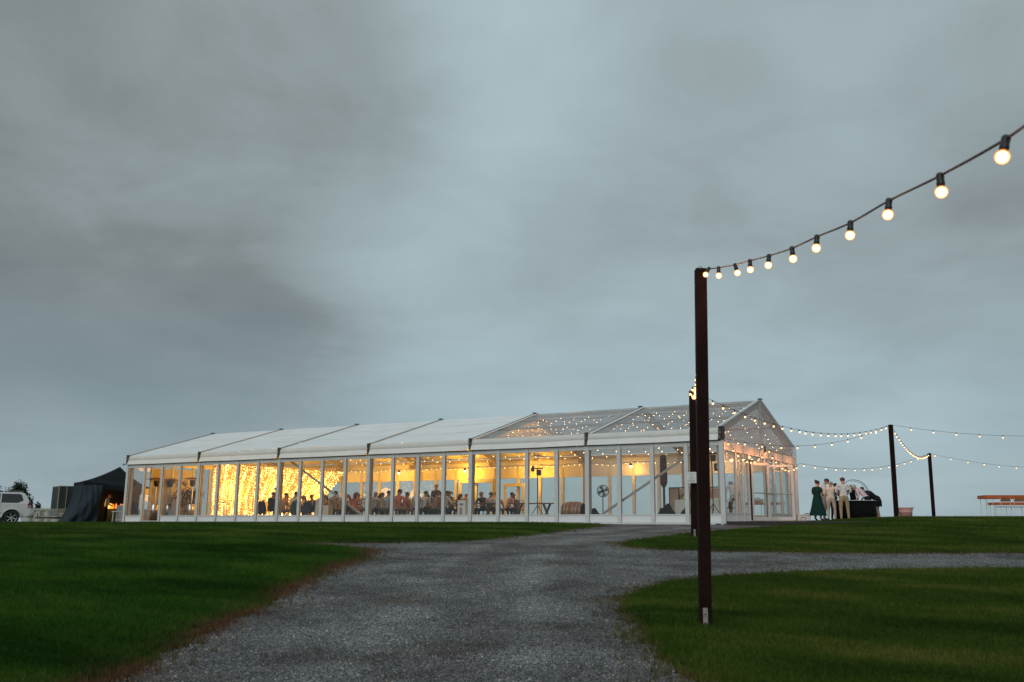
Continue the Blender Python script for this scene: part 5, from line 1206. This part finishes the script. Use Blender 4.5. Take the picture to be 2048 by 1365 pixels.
MB().tube([(.5,-.20,1.83),(.6,-.2,1.86),(2.5,-.2,1.86),(2.6,-.2,1.82)],.018,6).build('roof_rail', STEEL, car, smooth=True)
MB().add([(.015,.012,.92),(.20,.012,.90),(.24,.012,1.10),(.14,.006,1.30),(.05,.004,1.12),(.015,-.15,.92),(.05,-.15,1.12),(.12,-.16,1.30)],[(0,1,2,3,4),(0,4,6,5),(4,3,7,6)]).build('tail_light', LENS, car)
MB().box((.05,.014,1.02),(.20,.018,1.05)).box((.05,.014,.94),(.18,.018,.97)).build('tail_light_lens', WHITEM, car)
MB().box((-.10,-1.80,.50),(.42,-.02,.80)).build('bumper', CARW, car, bevel=.08); MB().tube([(.2,-.8,.42),(-.12,-.8,.40),(-.12,-.8,.50)],.035,6).build('tow_bar', BLACKP, car)
for cxx in (.98, 3.78):
    fl_ = [(cxx+.50*math.cos(a), .36+.50*math.sin(a)) for a in np.linspace(0,math.pi,14)]
    MB().tube([(x, .012, z) for x, z in fl_], .05, 6, flat=.6).build('wheel_arch', CARW, car, smooth=True)
    for y in (-.08,-1.78):
        wh = put('wheel', MB().lathe([(.0,-.02),(.22,-.02)],10,axis='y').mesh('wheel', BLACKP), car, (cxx, y, .37))
        MB().lathe([(.27,-.12),(.35,-.11),(.375,-.07),(.375,.07),(.35,.11),(.27,.12),(.27,.02)],28,axis='y',cap=False).build('tyre', TYRE, wh, smooth=True)
        rm = MB().lathe([(.235,.06),(.26,.10),(.275,.105),(.28,.06)],28,axis='y',cap=False)
        for q in range(6):
            a = q*math.pi/3+.3; rm.bar((0,.075,0),(.25*math.cos(a),.085,.25*math.sin(a)),.06,.03,up=(0,1,0))
        rm.lathe([(.06,.09),(.05,.11)],12,axis='y').build('rim', CHROME, wh, smooth=False)
MB().box((1.585,-.005,.45),(1.60,.003,1.2)).box((1.30,.0,.62),(1.02+.55,.03,.64)).build('door_line', DARKSL, car); MB().box((1.66,.004,1.02),(1.86,.03,1.06)).build('door_handle', CARW, car)
MB().box((1.55,.01,.62),(1.92,.25,1.18)).build('mirror_pod', BLACKP, car, bevel=.05) if False else None
# small dark wing mirror of a machine beside the car
# trees
def leafy(name, loc, w, h, n, label, trunk=True, cat='tree', seed=0):
    rnd = random.Random(seed); t = thing(name, label, cat, loc, 0)
    tk = MB().tube([(0,0,-.5),(0,0,h*.45),(.1,0,h*.75)],[.18,.12,.05],7)
    for q in range(7):
        a = rnd.uniform(0,6.28); tk.tube([(0,0,h*rnd.uniform(.3,.6)),(w*.35*math.cos(a),w*.35*math.sin(a),h*rnd.uniform(.65,.9))],[.07,.02],5)
    tk.build('trunk', mat('bark', (.05,.04,.03), .9, .3, 10), t)
    cl_ = [(rnd.uniform(-w/2,w/2), rnd.uniform(-w/3,w/3), h*(.55+.40*rnd.random())) for _ in range(26)]
    mb_ = MB()
    for _ in range(n):
        c = rnd.choice(cl_); k_ = 1-.5*abs(c[0])/(w/2)
        p = Vector((c[0]+rnd.gauss(0,w*.05), c[1]+rnd.gauss(0,w*.05), h*.5+(c[2]-h*.5)*k_+rnd.gauss(0,h*.05)))
        d = Vector((rnd.gauss(0,1),rnd.gauss(0,1),rnd.gauss(0,1))).normalized(); e_ = d.orthogonal().normalized(); s_ = rnd.uniform(.06,.14)
        mb_.add([p-d*s_, p+e_*s_*.45, p+d*s_, p-e_*s_*.45], [(0,1,2,3)])
    mb_.build('crown', mat('dark leaves', (.022,.035,.018), .7, .4, 3, trans=.2), t)
def tree_at(u, vtop, D, w, label, seed, n=9000):
    p = at(u, 1040, D); g = gz(p.x, p.y); top = at(u, vtop, D).z; leafy('broadleaf_tree', (p.x, p.y, g), w, (top-g)*1.02, n, label, seed=seed)
tree_at(4, 962, 84, 3.6, 'dark tree behind the car at the left edge', 1); tree_at(28, 968, 86, 2.8, 'dark tree showing above the tail of the car', 2, 5000); tree_at(-50, 975, 86, 4.6, 'dark tree beyond the left edge', 3, 4000)
tree_at(66, 1004, 80, 1.1, 'small dark shrub over the end of the container', 4, 2500)
